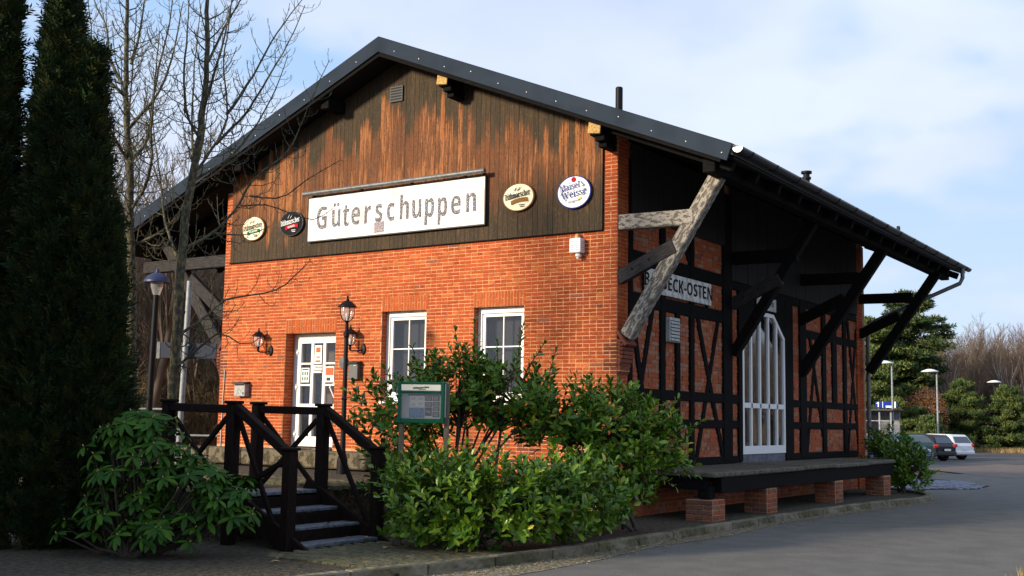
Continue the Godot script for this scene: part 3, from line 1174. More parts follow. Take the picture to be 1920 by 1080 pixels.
func roof(shed: Node3D) -> void:
	var mb := MB.new()
	mb.prism(pv([-4.585, 7.462, 2.21, 4.645, 2.21, 4.50, -4.585, 7.30, -12.4, 4.10, -12.4, 4.262]), 14.9, Transform3D(Basis(), V(0, 0, -14.3)))
	var rf_ := part("roof", mb, M.roof_sheet, shed)
	# ribs of the sheeting
	var rb := MB.new()
	for i in 30:
		var z := 0.3 - i * 0.5
		rb.beam(V(-4.55, 7.468, z), V(2.2, 4.668, z), 0.03, 0.04, Vector3.UP, 0.004)
	part("sheet_ribs", rb, M.roof_sheet, rf_)
	# soffit boards on rafters
	mb = MB.new()
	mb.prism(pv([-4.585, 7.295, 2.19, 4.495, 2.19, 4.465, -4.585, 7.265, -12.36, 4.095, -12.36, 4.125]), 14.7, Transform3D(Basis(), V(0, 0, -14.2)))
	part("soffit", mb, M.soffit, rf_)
	for i in 16:
		var z := 0.28 - i * 0.95
		timber("rafter", V(-0.2, roof_top(-0.2) - 0.30, z), V(2.1, roof_top(2.1) - 0.30, z), 0.10, 0.16, M.timber, rf_)
		timber("rafter", V(-9.2, roof_top(-9.2) - 0.30, z), V(-12.2, roof_top(-12.2) - 0.30, z), 0.10, 0.16, M.timber, rf_)
	# purlins; two of the near ends are capped with new wood
	for p in [[1.76, 0.42], [-3.2, 0.50], [-0.14, 0.50], [-6.0, 0.50], [-8.3, 0.5], [-11.05, 0.42]]:
		var py := roof_top(p[0]) - 0.40
		timber("purlin", V(p[0], py, p[1]), V(p[0], py, -14.1 if absf(p[0] - 1.76) < 0.1 or p[0] < -11 else -0.3), 0.2, 0.22, M.timber_h, rf_)
	for p in [-3.2, -0.14]:
		var cap := MB.new()
		cap.cbox(V(p - 0.0, roof_top(p) - 0.385, 0.515), V(0.225, 0.2, 0.03), 0.004, Basis(Vector3.BACK, -0.12))
		part("purlin_cap", cap, M.raw_wood, rf_)
		var br := MB.new()
		br.cbox(V(p + 0.05, roof_top(p) - 0.55, 0.24), V(0.17, 0.08, 0.42), 0.008)
		br.cbox(V(p + 0.05, roof_top(p) - 0.635, 0.18), V(0.15, 0.08, 0.34), 0.008)
		part("purlin_bracket", br, M.timber_h, rf_)
	# grey metal fascia on the verge, in lengths, with its screws
	for s in [[-4.585, -3.62], [-3.617, -0.80], [-0.797, 2.225]]:
		fascia_length(rf_, s[0], s[1], s[1] > 2.0)
	for s in [[-4.585, -6.4], [-6.403, -9.4], [-9.403, -12.45]]:
		fascia_length(rf_, s[0], s[1], s[1] < -12.0)
	for i in 12:
		for side in [0, 1]:
			var x := -4.2 + i * 0.57 if side == 0 else -5.1 - i * 0.64
			var sc := MB.new()
			sc.lathe([[0.0, 0.009], [0.009, 0.007], [0.012, 0.0]], Transform3D(Basis(Vector3.RIGHT, PI / 2), V(x, roof_top(x) - 0.17 + (0.06 if i % 5 == 3 else 0.0), 0.652)), 8)
			part("screw", sc, M.zinc, rf_)
	# dark barge board under the fascia
	mb = MB.new()
	mb.prism(pv([-4.585, 7.22, 2.05, 4.50, 2.02, 4.41, -4.585, 7.12, -12.15, 4.04, -12.2, 4.12]), 0.04, Transform3D(Basis(), V(0, 0, 0.575)))
	part("barge_board", mb, M.timber_h, rf_)
	# half-round gutter along the near eave
	var g := PackedVector2Array()
	for i in 11:
		var a := PI + PI * i / 10.0
		g.append(Vector2(cos(a), sin(a)) * 0.078)
	for i in 11:
		var a := TAU - PI * i / 10.0
		g.append(Vector2(cos(a), sin(a)) * 0.070)
	mb = MB.new()
	mb.prism(g, 14.85, Transform3D(Basis(), V(2.30, 4.60, -14.25)))
	var gut := part("gutter", mb, M.gutter, rf_)
	var hl := PackedVector2Array()
	for i in 11:
		var a := PI + PI * i / 10.0
		hl.append(Vector2(cos(a), sin(a)) * 0.08)
	mb = MB.new()
	mb.prism(hl, 0.012, Transform3D(Basis(), V(2.30, 4.602, 0.601)))
	part("gutter_end", mb, M.zinc, gut)
	for i in 15:
		var z := 0.2 - i * 1.0
		mb = MB.new()
		var arc := []
		var rr := []
		for j in 9:
			var a := PI + PI * j / 8.0
			arc.append(V(2.30 + cos(a) * 0.086, 4.60 + sin(a) * 0.086, z)); rr.append(0.007)
		mb.tube(arc, rr, 5)
		part("gutter_strap", mb, M.gutter, gut)
	# downpipe from the far end of the gutter to the far corner
	mb = MB.new()
	var path := [V(2.30, 4.53, -13.55), V(2.30, 4.30, -13.55), V(2.24, 4.16, -13.52), V(1.3, 3.72, -13.25), V(0.3, 3.25, -12.97), V(0.14, 3.12, -12.93), V(0.12, 2.9, -12.92), V(0.12, -0.9, -12.92)]
	mb.tube(path, [0.05, 0.05, 0.05, 0.05, 0.05, 0.05, 0.05, 0.05], 10)
	var dp := part("downpipe", mb, M.pipe_grey, shed)
	for y in [2.0, 1.1, 0.2]:
		mb = MB.new()
		mb.lathe([[0.05, -0.02], [0.062, -0.02], [0.062, 0.02], [0.05, 0.02]], Transform3D(Basis(), V(0.12, y, -12.92)), 10)
		part("pipe_clip", mb, M.pipe_grey, dp)
	# flue and small vents standing on the roof
	mb = MB.new()
	mb.lathe([[0.0, 0.82], [0.062, 0.82], [0.07, 0.80], [0.07, -0.1]], Transform3D(Basis(), V(-1.62, 6.20, -3.0)), 12)
	part("flue", mb, M.black_iron, rf_)
	mb = MB.new()
	mb.lathe([[0.0, 0.30], [0.10, 0.30], [0.10, 0.26], [0.06, 0.25], [0.06, 0.2], [0.085, 0.19], [0.085, 0.15], [0.06, 0.14], [0.06, -0.2]], Transform3D(Basis(), V(1.55, 5.0, -4.45)), 12)
	part("roof_vent", mb, M.black_iron, rf_)
	mb = MB.new()
	mb.cbox(V(2.12, 4.78, -8.5), V(0.06, 0.12, 0.08), 0.008)
	part("snow_guard", mb, M.black_iron, rf_)


func fascia_length(rf_: Node3D, a: float, b: float, last: bool) -> void:
	var d := signf(b - a)
	var mb := MB.new()
	var h := 0.268
	var eb := b - d * (0.085 if d > 0 else 0.16) if last else b
	mb.prism(PackedVector2Array([Vector2(a, roof_top(a) + 0.004), Vector2(b, roof_top(b) + 0.004), Vector2(eb, roof_top(eb) - h * (0.78 if last else 1.0) - (0.055 if last else 0.0)), Vector2(a, roof_top(a) - h)]), 0.03, Transform3D(Basis(), V(0, 0, 0.62)))
	# folded lip over the roof edge
	mb.prism(PackedVector2Array([Vector2(a, roof_top(a) + 0.018), Vector2(b, roof_top(b) + 0.018), Vector2(b, roof_top(b) + 0.006), Vector2(a, roof_top(a) + 0.006)]), 0.14, Transform3D(Basis(), V(0, 0, 0.51)))
	part("fascia", mb, M.fascia, rf_)


func brackets(shed: Node3D) -> void:
	var k := 0
	for s in [[-0.13, 0.12, 1.96, 1.73, 4.48, 0.22], [-4.65, 0.0, 1.93, 1.74, 4.58, 0.18], [-8.42, -0.02, 1.72, 1.80, 4.34, 0.22], [-12.72, 0.2, 1.95, 1.9, 4.38, 0.22]]:
		var z: float = s[0]
		var first := k == 0
		var root := grained("eave_bracket", V(s[1], s[2], z), V(s[3], s[4], z), 0.19, s[5], M.peeled if first else M.tarred, shed, V(-1, 0.6, 0))
		grained("tie", V(-0.02, 3.79, z + 0.02), V(1.30, 3.77, z + 0.02), 0.17, 0.24, M.peeled_h if first else M.tarred, root)
		var strap := grained("strap", V(-0.02, 2.89, z + 0.05), V(0.98, 3.34, z + 0.05), 0.12, 0.23, M.tarred_grey if k < 2 else M.tarred, root)
		for p in [V(0.25, 3.02, z + 0.112), V(0.55, 3.15, z + 0.112)]:
			var b := MB.new()
			b.lathe([[0.0, 0.02], [0.016, 0.016], [0.02, 0.0]], Transform3D(Basis(Vector3.RIGHT, PI / 2), p), 8)
			part("bolt", b, M.black_iron, strap)
		k += 1
	k = 0
	for z in [-0.13, -4.65, -8.42]:
		var root := grained("eave_bracket", V(-9.18, 1.98, z), V(-11.15, 4.38, z), 0.19, 0.26, M.tarred_grey if k == 0 else M.tarred, shed, V(1, 0.6, 0))
		grained("tie", V(-9.06, 3.76, z + 0.02), V(-11.7, 3.76, z + 0.02), 0.17, 0.25, M.tarred_grey if k == 0 else M.tarred, root)
		grained("strap", V(-9.06, 2.62, z + 0.05), V(-10.2, 3.45, z + 0.05), 0.12, 0.25, M.tarred_grey if k == 0 else M.tarred, root)
		k += 1


# white frame bars on a vertical plane: x0..x1, y0..y1 at depth z0..z1
func bar(mb: MB, x0: float, x1: float, y0: float, y1: float, z0: float, z1: float) -> void:
	mb.cbox(V((x0 + x1) / 2, (y0 + y1) / 2, (z0 + z1) / 2), V(absf(x1 - x0), absf(y1 - y0), absf(z1 - z0)), 0.004)


func front_door(shed: Node3D) -> void:
	var mb := MB.new()
	bar(mb, -7.275, -7.17, 0.03, 2.20, -0.34, -0.25)
	bar(mb, -6.07, -5.975, 0.03, 2.20, -0.34, -0.25)
	bar(mb, -7.172, -6.068, 2.115, 2.2, -0.34, -0.25)
	var door := part("door", mb, M.white_upvc, shed)
	# leaf: stiles, rails and glazing bars
	mb = MB.new()
	bar(mb, -7.165, -7.075, 0.05, 2.11, -0.335, -0.235)
	bar(mb, -6.165, -6.075, 0.05, 2.11, -0.335, -0.235)
	bar(mb, -7.077, -6.163, 2.02, 2.11, -0.333, -0.236)
	bar(mb, -7.077, -6.163, 0.05, 0.24, -0.333, -0.236)
	bar(mb, -7.077, -6.163, 0.72, 0.86, -0.333, -0.237)
	bar(mb, -6.815, -6.745, 0.238, 2.022, -0.331, -0.239)
	bar(mb, -6.505, -6.435, 0.238, 2.022, -0.331, -0.239)
	for y in [1.22, 1.63]:
		bar(mb, -7.077, -6.813, y - 0.018, y + 0.018, -0.325, -0.242)
		bar(mb, -6.437, -6.163, y - 0.018, y + 0.018, -0.325, -0.242)
	part("leaf", mb, M.white_upvc, door)
	for x in [[-7.075, -6.815], [-6.745, -6.505], [-6.435, -6.165]]:
		for y in [[0.24, 0.72], [0.86, 2.02]]:
			mb = MB.new()
			mb.box(V((x[0] + x[1]) / 2, (y[0] + y[1]) / 2, -0.285), V(x[1] - x[0] - 0.002, y[1] - y[0] - 0.002, 0.012))
			part("pane", mb, M.pane, door)
	mb = MB.new()
	bar(mb, -7.0, -6.1, 0.3, 2.1, -0.75, -0.7)
	part("curtain", mb, M.dark_room, door)
	for y in [1.85, 1.18, 0.28]:
		mb = MB.new()
		mb.cbox(V(-7.168, y, -0.222), V(0.07, 0.045, 0.026), 0.004)
		mb.tube([V(-7.168, y - 0.06, -0.222), V(-7.168, y + 0.06, -0.222)], [0.011, 0.011], 8)
		part("hinge", mb, M.white_upvc, door)
	mb = MB.new()
	mb.tube([V(-6.12, 1.28, -0.235), V(-6.13, 1.26, -0.18), V(-6.24, 1.18, -0.17), V(-6.12, 0.98, -0.17), V(-6.12, 0.95, -0.235)], [0.013, 0.013, 0.013, 0.013, 0.013], 8)
	part("handle", mb, M.white_upvc, door)
	# notices stuck inside the glass
	notice(door, -6.72, -6.53, 1.62, 1.98, M.paper_white, [[0.2, 0.62, 0.8, 0.88, "print_red"], [0.25, 0.4, 0.75, 0.44, "print_black"], [0.25, 0.32, 0.75, 0.36, "print_black"], [0.15, 0.1, 0.85, 0.2, "print_red"]])
	notice(door, -6.735, -6.515, 1.45, 1.60, M.paper_white, [])
	words(door, "Heute", V(-6.70, 1.535, -0.232), 0.05, M.ink, Basis())
	words(door, "Ruhetag", V(-6.715, 1.475, -0.232), 0.043, M.ink, Basis())
	notice(door, -7.05, -6.84, 1.27, 1.55, M.paper_white, [[0.1, 0.85, 0.9, 0.93, "print_black"], [0.12, 0.5, 0.28, 0.72, "ribbon_green"], [0.4, 0.5, 0.56, 0.72, "ribbon_green"], [0.68, 0.5, 0.84, 0.72, "ribbon_green"], [0.12, 0.15, 0.28, 0.37, "ribbon_green"], [0.4, 0.15, 0.56, 0.37, "ribbon_green"], [0.68, 0.15, 0.84, 0.37, "ribbon_green"]])
	notice(door, -6.42, -6.20, 1.27, 1.57, M.paper_white, [[0.05, 0.45, 0.95, 0.92, "print_red"], [0.15, 0.1, 0.6, 0.3, "print_black"]])
	# threshold
	mb = MB.new()
	mb.cbox(V(-6.625, 0.0, -0.12), V(1.29, 0.06, 0.34), 0.008)
	part("threshold", mb, M.stone, door)


func notice(parent: Node3D, x0: float, x1: float, y0: float, y1: float, m: Material, marks: Array) -> void:
	var z := -0.2325
	var mb := MB.new()
	mb.box(V((x0 + x1) / 2, (y0 + y1) / 2, z - 0.002), V(x1 - x0, y1 - y0, 0.002))
	var n := part("notice", mb, m, parent)
	for q in marks:
		mb = MB.new()
		var a: float = lerpf(x0, x1, q[0])
		var b: float = lerpf(x0, x1, q[2])
		var c: float = lerpf(y0, y1, q[1])
		var d: float = lerpf(y0, y1, q[3])
		mb.box(V((a + b) / 2, (c + d) / 2, z), V(b - a, d - c, 0.001))
		part("print", mb, M[q[4]], parent)


var fonts := {}


func words(parent: Node3D, txt: String, at: Vector3, h: float, m: Material, bs: Basis, font := "Droid Sans", bold := 400, centred := false, wide := 1.0) -> MeshInstance3D:
	if not fonts.has(font + str(bold)):
		var sf := SystemFont.new()
		sf.font_names = PackedStringArray([font])
		sf.font_weight = bold
		fonts[font + str(bold)] = sf
	var t := TextMesh.new()
	t.text = txt
	t.font = fonts[font + str(bold)]
	t.font_size = 48
	t.pixel_size = h / 48.0 / 0.72
	t.depth = 0.003
	t.horizontal_alignment = HORIZONTAL_ALIGNMENT_CENTER if centred else HORIZONTAL_ALIGNMENT_LEFT
	t.vertical_alignment = VERTICAL_ALIGNMENT_BOTTOM
	t.material = m
	var o := MeshInstance3D.new()
	o.mesh = t
	o.name = numbered(parent, "lettering")
	parent.add_child(o)
	var sc := Basis.from_scale(V(wide, 1, 1))
	o.transform = parent.global_transform.affine_inverse() * Transform3D(bs * sc, at - bs.y * h * 0.33)
	return o


func front_window(shed: Node3D, x0: float, x1: float, y0: float, y1: float) -> void:
	var mb := MB.new()
	var z0 := -0.24
	var z1 := -0.14
	bar(mb, x0 + 0.004, x0 + 0.085, y0, y1 - 0.004, z0, z1)
	bar(mb, x1 - 0.085, x1 - 0.004, y0, y1 - 0.004, z0, z1)
	bar(mb, x0 + 0.083, x1 - 0.083, y1 - 0.10, y1 - 0.004, z0, z1 - 0.001)
	bar(mb, x0 + 0.083, x1 - 0.083, y0, y0 + 0.10, z0, z1 - 0.001)
	var win := part("window", mb, M.white_upvc, shed)
	mb = MB.new()
	var xa := x0 + 0.10
	var xb := x1 - 0.10
	bar(mb, xa, xa + 0.05, y0 + 0.11, y1 - 0.11, -0.22, -0.155)
	bar(mb, xb - 0.05, xb, y0 + 0.11, y1 - 0.11, -0.22, -0.155)
	bar(mb, xa, xb, y1 - 0.16, y1 - 0.11, -0.219, -0.156)
	bar(mb, xa, xb, y0 + 0.11, y0 + 0.16, -0.219, -0.156)
	bar(mb, (xa + xb) / 2 - 0.011, (xa + xb) / 2 + 0.011, y0 + 0.15, y1 - 0.15, -0.205, -0.165)
	for t in [0.42]:
		var yy := lerpf(y1, y0, t)
		bar(mb, xa + 0.04, xb - 0.04, yy - 0.011, yy + 0.011, -0.204, -0.166)
	part("sash", mb, M.white_upvc, win)
	mb = MB.new()
	mb.box(V((xa + xb) / 2, (y0 + y1) / 2, -0.19), V(xb - xa - 0.06, y1 - y0 - 0.28, 0.008))
	part("pane", mb, M.pane, win)
	mb = MB.new()
	mb.box(V((x0 + x1) / 2, (y0 + y1) / 2, -0.36), V(x1 - x0 + 0.1, y1 - y0 + 0.05, 0.01))
	part("blind", mb, M.blind, win)
	mb = MB.new()
	mb.cbox(V((x0 + x1) / 2, y0 - 0.02, -0.05), V(x1 - x0, 0.04, 0.22), 0.006, Basis(Vector3.RIGHT, 0.12))
	part("sill", mb, M.brick, win)


func loading_door(shed: Node3D) -> void:
	# white glazed double door with a clipped head in the half-timbered side; z runs away from the camera
	var z0 := -5.085
	var z1 := -7.385
	var out := [Vector2(z0, 0.03), Vector2(z0, 2.42), Vector2(z0 - 0.62, 2.88), Vector2(z1 + 0.62, 2.88), Vector2(z1, 2.42), Vector2(z1, 0.03)]
	var mb := MB.new()
	for i in out.size():
		var a: Vector2 = out[i]
		var b: Vector2 = out[(i + 1) % out.size()]
		var m := Vector2(-6.23, 1.3)
		var d := (b - a).normalized()
		var nrm := Vector2(-d.y, d.x)
		if nrm.dot(m - a) < 0:
			nrm = -nrm
		var pa := a + nrm * 0.04
		var pb := b + nrm * 0.04
		var w := 0.08 if i != out.size() - 1 else 0.16
		if i == out.size() - 1:
			pa += Vector2(0, 0.04); pb += Vector2(0, 0.04)
		mb.beam(V(-0.02, pa.y, pa.x), V(-0.02, pb.y, pb.x), w, 0.06 - 0.001 * i, Vector3.RIGHT, 0.004)
	var door := part("glazed_door", mb, M.white_upvc, shed)
	for i in 4:
		var z := lerpf(z0, z1, (i + 1) / 5.0)
		var top := 2.88 if i == 1 or i == 2 else 2.75
		mb = MB.new()
		mb.cbox(V(-0.018, (top + 0.1) / 2, z), V(0.05, top - 0.1, 0.07), 0.004)
		part("glazing_bar", mb, M.white_upvc, door)
	mb = MB.new()
	mb.cbox(V(-0.019, 0.98, (z0 + z1) / 2), V(0.052, 0.10, z0 - z1 - 0.1), 0.004)
	part("middle_rail", mb, M.white_upvc, door)
	for i in 5:
		var a := lerpf(z0, z1, i / 5.0)
		var b := lerpf(z0, z1, (i + 1) / 5.0)
		for lv in [[0.19, 0.93], [1.03, 2.42 if i == 0 or i == 4 else 2.84]]:
			mb = MB.new()
			mb.box(V(-0.035, (lv[0] + lv[1]) / 2, (a + b) / 2), V(0.008, lv[1] - lv[0], a - b - 0.075))
			part("pane", mb, M.pane, door)
	# the wall above the clipped head, curtains and the painted step below
	mb = MB.new()
	mb.prism(PackedVector2Array([Vector2(0, 2.44), Vector2(0.62, 2.90), Vector2(1.68, 2.90), Vector2(2.3, 2.44), Vector2(2.44, 2.44), Vector2(2.44, 3.22), Vector2(-0.12, 3.22), Vector2(-0.12, 2.44)]), 0.08, Transform3D(Basis(V(0, 0, -1), V(0, 1, 0), V(1, 0, 0)), V(-0.075, 0, z0)))
	part("door_head", mb, M.timber, door)
	mb = MB.new()
	for i in 46:
		var z := z0 - 0.05 * i - 0.02
		mb.box(V(-0.26 + 0.02 * sin(i * 1.7), 1.5, z), V(0.02, 3.0, 0.052), Basis(Vector3.UP, 0.5 * sin(i * 2.3)))
	part("curtain", mb, M.curtain, door)
	mb = MB.new()
	mb.box(V(-0.06, -0.055, (z0 + z1) / 2), V(0.10, 0.155, z0 - z1))
	part("step", mb, M.plinth_paint, door)


# ------------------------------------------------------------------ loading platform and things on the walls
func platform() -> void:
	var root := thing("loading_platform", "low loading platform of stone slabs on brick piers along the half-timbered wall", "platform", V(0.7, -0.9, -5.6))
	var a := -0.62
	var lens := [1.9, 2.1, 1.8, 2.2, 2.0]
	for i in 5:
		var b: float = a - lens[i]
		var mb := MB.new()
		mb.cbox(V(0.70, -0.165 + rf(-0.012, 0.008), (a + b) / 2), V(1.36 + rf(-0.02, 0.03), 0.08, a - b - 0.012), 0.02, Basis(Vector3.BACK, rf(-0.006, 0.006)))
		part("slab", mb, M.slab, root)
		a = b
	var mb2 := MB.new()
	mb2.beam(V(1.27, -0.335, -0.95), V(1.27, -0.335, -10.55), 0.16, 0.25)
	part("beam", mb2, M.timber_h, root)
	mb2 = MB.new()
	for z in [-0.8, -3.2, -5.6, -8.0, -10.4]:
		mb2.beam(V(0.0, -0.31, z), V(1.18, -0.31, z), 0.18, 0.2)
	part("joist", mb2, M.timber_h, root)
	mb2 = MB.new()
	mb2.cbox(V(1.14, -0.46, -0.86), V(0.2, 0.22, 0.26), 0.03)
	part("bearing_block", mb2, M.timber, root)
	# brick piers
	for p in [[1.10, -0.90, 0.46, 0.50], [1.12, -3.15, 0.42, 0.50], [1.14, -6.7, 0.42, 0.5], [1.18, -9.9, 0.42, 0.52]]:
		var core := MB.new()
		var top := -0.56 if p[1] > -1.5 else -0.46
		core.box(V(p[0], (top - 0.98) / 2, p[1]), V(p[2] - 0.02, top + 0.98, p[3] - 0.02))
		var pier := part("pier", core, M.old_mortar, root)
		var y := -0.94
		var k := 0
		while y < top - 0.03:
			for side in 2:
				var n := 2 if k % 2 == 0 else 3
				for q in n:
					var br := MB.new()
					br.col = [Color(0.30, 0.11, 0.06), Color(0.24, 0.12, 0.075), Color(0.34, 0.10, 0.05), Color(0.20, 0.10, 0.07)][rng.randi() % 4] * rf(0.85, 1.15)
					var f := (q + 0.5) / n - 0.5
					if side == 0:
						br.cbox(V(p[0] + f * (p[2] - 0.005), y + 0.033, p[1] + p[3] / 2 - 0.012 + rf(-0.006, 0.004)), V(p[2] / n - 0.014, 0.064, 0.03), 0.006)
					else:
						br.cbox(V(p[0] + p[2] / 2 - 0.012 + rf(-0.006, 0.004), y + 0.033, p[1] + f * (p[3] - 0.06) - 0.01), V(0.03, 0.064, (p[3] - 0.06) / n - 0.014), 0.006)
					part("brick", br, M.brick, pier)
			y += 0.077
			k += 1


func oval_sign(called: String, label: String, c: Vector3, rx: float, ry: float, face: Material, rim: Material) -> Node3D:
	var root := thing(called, label, "sign", c, "oval drink signs on the timber gable")
	var mb := MB.new()
	var xf := Transform3D(Basis(V(rx, 0, 0), V(0, 0, 1), V(0, -ry, 0)), c)
	mb.lathe([[0.0, -0.02], [0.985, -0.02], [1.0, -0.012], [1.0, 0.02], [0.96, 0.026], [0.93, 0.022]], xf, 48, true)
	part("rim", mb, rim, root)
	mb = MB.new()
	mb.lathe([[0.935, 0.0225], [0.6, 0.028], [0.0, 0.034]], xf, 48, true)
	part("face", mb, face, root)
	return root


func ribbon(root: Node3D, c: Vector3, w: float, h: float, tilt: float, bow: float, m: Material) -> void:
	var mb := MB.new()
	var n := 8
	var bs := Basis(Vector3.BACK, tilt)
	var top := []
	var bot := []
	for i in n + 1:
		var u := -1.0 + 2.0 * i / n
		var y := bow * (1.0 - u * u)
		top.append(c + bs * V(u * w / 2, y + h / 2, 0))
		bot.append(c + bs * V(u * w / 2, y - h / 2, 0))
	for i in n:
		mb.quad(top[i], top[i + 1], bot[i + 1], bot[i], Vector3.BACK)
	part("ribbon", mb, m, root)


func wall_fittings() -> void:
	# the name board
	var root := thing("name_board", "long white sign board with worn grey lettering on the timber gable", "sign", V(-4.6, 3.95, 0.1))
	var mb := MB.new()
	mb.cbox(V(-4.62, 4.37, 0.075), V(4.15, 0.83, 0.05), 0.006)
	part("panel", mb, M.sign_white, root)
	mb = MB.new()
	for s in [[-6.70, -2.54, 4.785, 4.80], [-6.70, -2.54, 3.935, 3.953]]:
		mb.box(V((s[0] + s[1]) / 2, (s[2] + s[3]) / 2, 0.07), V(s[1] - s[0], s[3] - s[2], 0.066))
	for x in [-6.703, -2.535]:
		mb.box(V(x, 4.37, 0.069), V(0.014, 0.87, 0.066))
	part("frame", mb, M.trim_black, root)
	mb = MB.new()
	mb.tube([V(-6.75, 4.86, 0.20), V(-2.48, 4.86, 0.20)], [0.042, 0.042], 12)
	part("light_rail", mb, M.pipe_grey, root)
	for x in [-6.6, -5.4, -4.2, -3.0, -2.6]:
		mb = MB.new()
		mb.beam(V(x, 4.85, 0.03), V(x, 4.86, 0.19), 0.03, 0.03, Vector3.UP, 0.003)
		part("rail_arm", mb, M.trim_black, root)
	var xs := [-6.33, -5.98, -5.72, -5.48, -5.21, -4.92, -4.64, -4.32, -4.03, -3.74, -3.45, -3.15, -2.84]
	var t := "Güterschuppen"
	for i in t.length():
		words(root, t[i], V(xs[i] + rf(-0.015, 0.015), 4.17 + rf(-0.012, 0.012), 0.102), 0.43, M.letter_grey, Basis(Vector3.BACK, rf(-0.03, 0.03)), "Droid Sans", 700, true, 0.74)
	mb = MB.new()
	mb.box(V(-4.90, 4.09, 0.1045), V(0.24, 0.20, 0.003), Basis(Vector3.BACK, 0.04))
	part("sticker", mb, M.sticker, root)
	# four oval signs
	var tilt := Basis(Vector3.BACK, 0.16)
	var s1 := oval_sign("oval_sign", "cream oval drink sign with green ribbon, leftmost on the gable", V(-8.22, 4.33, 0.06), 0.32, 0.245, M.cream_enamel, M.ribbon_gold)
	beer(s1, V(-8.22, 4.33, 0.09), M.ink, M.ribbon_green, "PILSENER")
	var s2 := oval_sign("oval_sign", "black oval drink sign with red ribbon beside the white sign board", V(-7.17, 4.345, 0.06), 0.32, 0.245, M.black_enamel, M.mail_dark)
	beer(s2, V(-7.17, 4.345, 0.09), M.ink_white, M.ribbon_red, "DUNKEL")
	var s3 := oval_sign("oval_sign", "cream oval drink sign with gold ribbon right of the white sign board", V(-1.86, 4.355, 0.06), 0.32, 0.24, M.cream_enamel, M.ribbon_gold)
	beer(s3, V(-1.86, 4.355, 0.09), M.ink, M.ribbon_gold, "")
	var s4 := oval_sign("oval_sign", "white oval drink sign with blue lettering at the right end of the gable", V(-0.77, 4.335, 0.06), 0.325, 0.275, M.white_enamel, M.ink_blue)
	var c := V(-0.77, 4.335, 0.094)
	words(s4, "Maisel's", c + V(-0.02, 0.045, 0.014), 0.105, M.ink_blue, tilt, "Droid Serif", 400, true, 0.85)
	words(s4, "Weisse", c + V(0.02, -0.085, 0.014), 0.115, M.ink_blue, tilt, "Droid Serif", 400, true, 0.9)
	words(s4, "Original", c + V(0.02, -0.17, 0.01), 0.035, M.ink_blue, tilt, "Droid Sans", 400, true, 1.3)
	for d in [V(-0.2, 0.02, 0), V(-0.23, -0.03, 0), V(0.19, 0.09, 0), V(0.22, 0.03, 0), V(-0.14, -0.13, 0), V(0.2, -0.06, 0)]:
		mb = MB.new()
		mb.box(c + d + V(0, 0, 0.006), V(0.045, 0.008, 0.003), Basis(Vector3.BACK, 0.7))
		part("flourish", mb, M.ink_blue, s4)
	mb = MB.new()
	mb.lathe([[0.0, 0.002], [0.045, 0.0]], Transform3D(Basis(Vector3.RIGHT, PI / 2), c + V(0, 0.205, 0)), 12)
	part("emblem", mb, M.ribbon_red, s4)
	mb = MB.new()
	mb.box(c + V(0.12, -0.115, 0.008), V(0.08, 0.035, 0.003), Basis(Vector3.BACK, 0.3))
	part("hop_mark", mb, M.yellow, s4)
	# alarm box with siren lamp
	root = thing("alarm_box", "white alarm box with orange lamp high on the brick wall", "alarm", V(-0.7, 3.3, 0.0))
	mb = MB.new()
	mb.cbox(V(-0.70, 3.44, 0.08), V(0.21, 0.24, 0.15), 0.012)
	part("housing", mb, M.alarm_white, root)
	mb = MB.new()
	for k in 2:
		for j in 5:
			mb.box(V(-0.745 + k * 0.09, 3.37 + j * 0.033, 0.1555), V(0.05, 0.008, 0.002))
		for j in 5:
			mb.box(V(-0.5945, 3.37 + j * 0.033, 0.05 + k * 0.05), V(0.002, 0.008, 0.03))
	part("grille", mb, M.mail_dark, root)
	mb = MB.new()
	mb.lathe([[0.0, 0.09], [0.03, 0.08], [0.042, 0.05], [0.045, 0.0]], Transform3D(Basis(), V(-0.70, 3.555, 0.07)), 14)
	part("lamp", mb, M.alarm_orange, root)
	mb = MB.new()
	mb.lathe([[0.0, -0.09], [0.025, -0.085], [0.03, -0.06], [0.05, -0.05], [0.055, -0.02], [0.03, 0.0]], Transform3D(Basis(Vector3.FORWARD, 0.2), V(-0.66, 3.31, 0.09)), 14)
	part("detector", mb, M.alarm_white, root)
	# letter boxes
	root = thing("letter_box", "grey weathered letter box left of the white front door", "letter box", V(-8.36, 1.0, 0.0), "letter boxes by the front door")
	mb = MB.new()
	mb.cbox(V(-8.36, 1.11, 0.065), V(0.30, 0.24, 0.13), 0.008)
	var bx := part("box", mb, M.mail_grey, root)
	mb = MB.new()
	mb.cbox(V(-8.36, 1.255, 0.085), V(0.32, 0.03, 0.17), 0.006, Basis(Vector3.RIGHT, 0.2))
	part("lid", mb, M.mail_dark, root)
	mb = MB.new()
	mb.box(V(-8.36, 1.215, 0.131), V(0.25, 0.03, 0.004))
	part("slot", mb, M.seal, root)
	mb = MB.new()
	mb.box(V(-8.255, 1.05, 0.131), V(0.03, 0.05, 0.004))
	part("lock", mb, M.seal, root)
	root = thing("letter_box", "dark grey letter box between the front door and the first window", "letter box", V(-5.42, 1.3, 0.0), "letter boxes by the front door")
	mb = MB.new()
	mb.cbox(V(-5.42, 1.455, 0.055), V(0.23, 0.30, 0.11), 0.01)
	part("box", mb, M.mail_dark, root)
	mb = MB.new()
	mb.cbox(V(-5.42, 1.615, 0.07), V(0.25, 0.03, 0.15), 0.006, Basis(Vector3.RIGHT, 0.2))
	part("lid", mb, M.trim_black, root)
	mb = MB.new()
	mb.box(V(-5.38, 1.56, 0.111), V(0.05, 0.012, 0.003))
	part("label_plate", mb, M.paper, root)
	mb = MB.new()
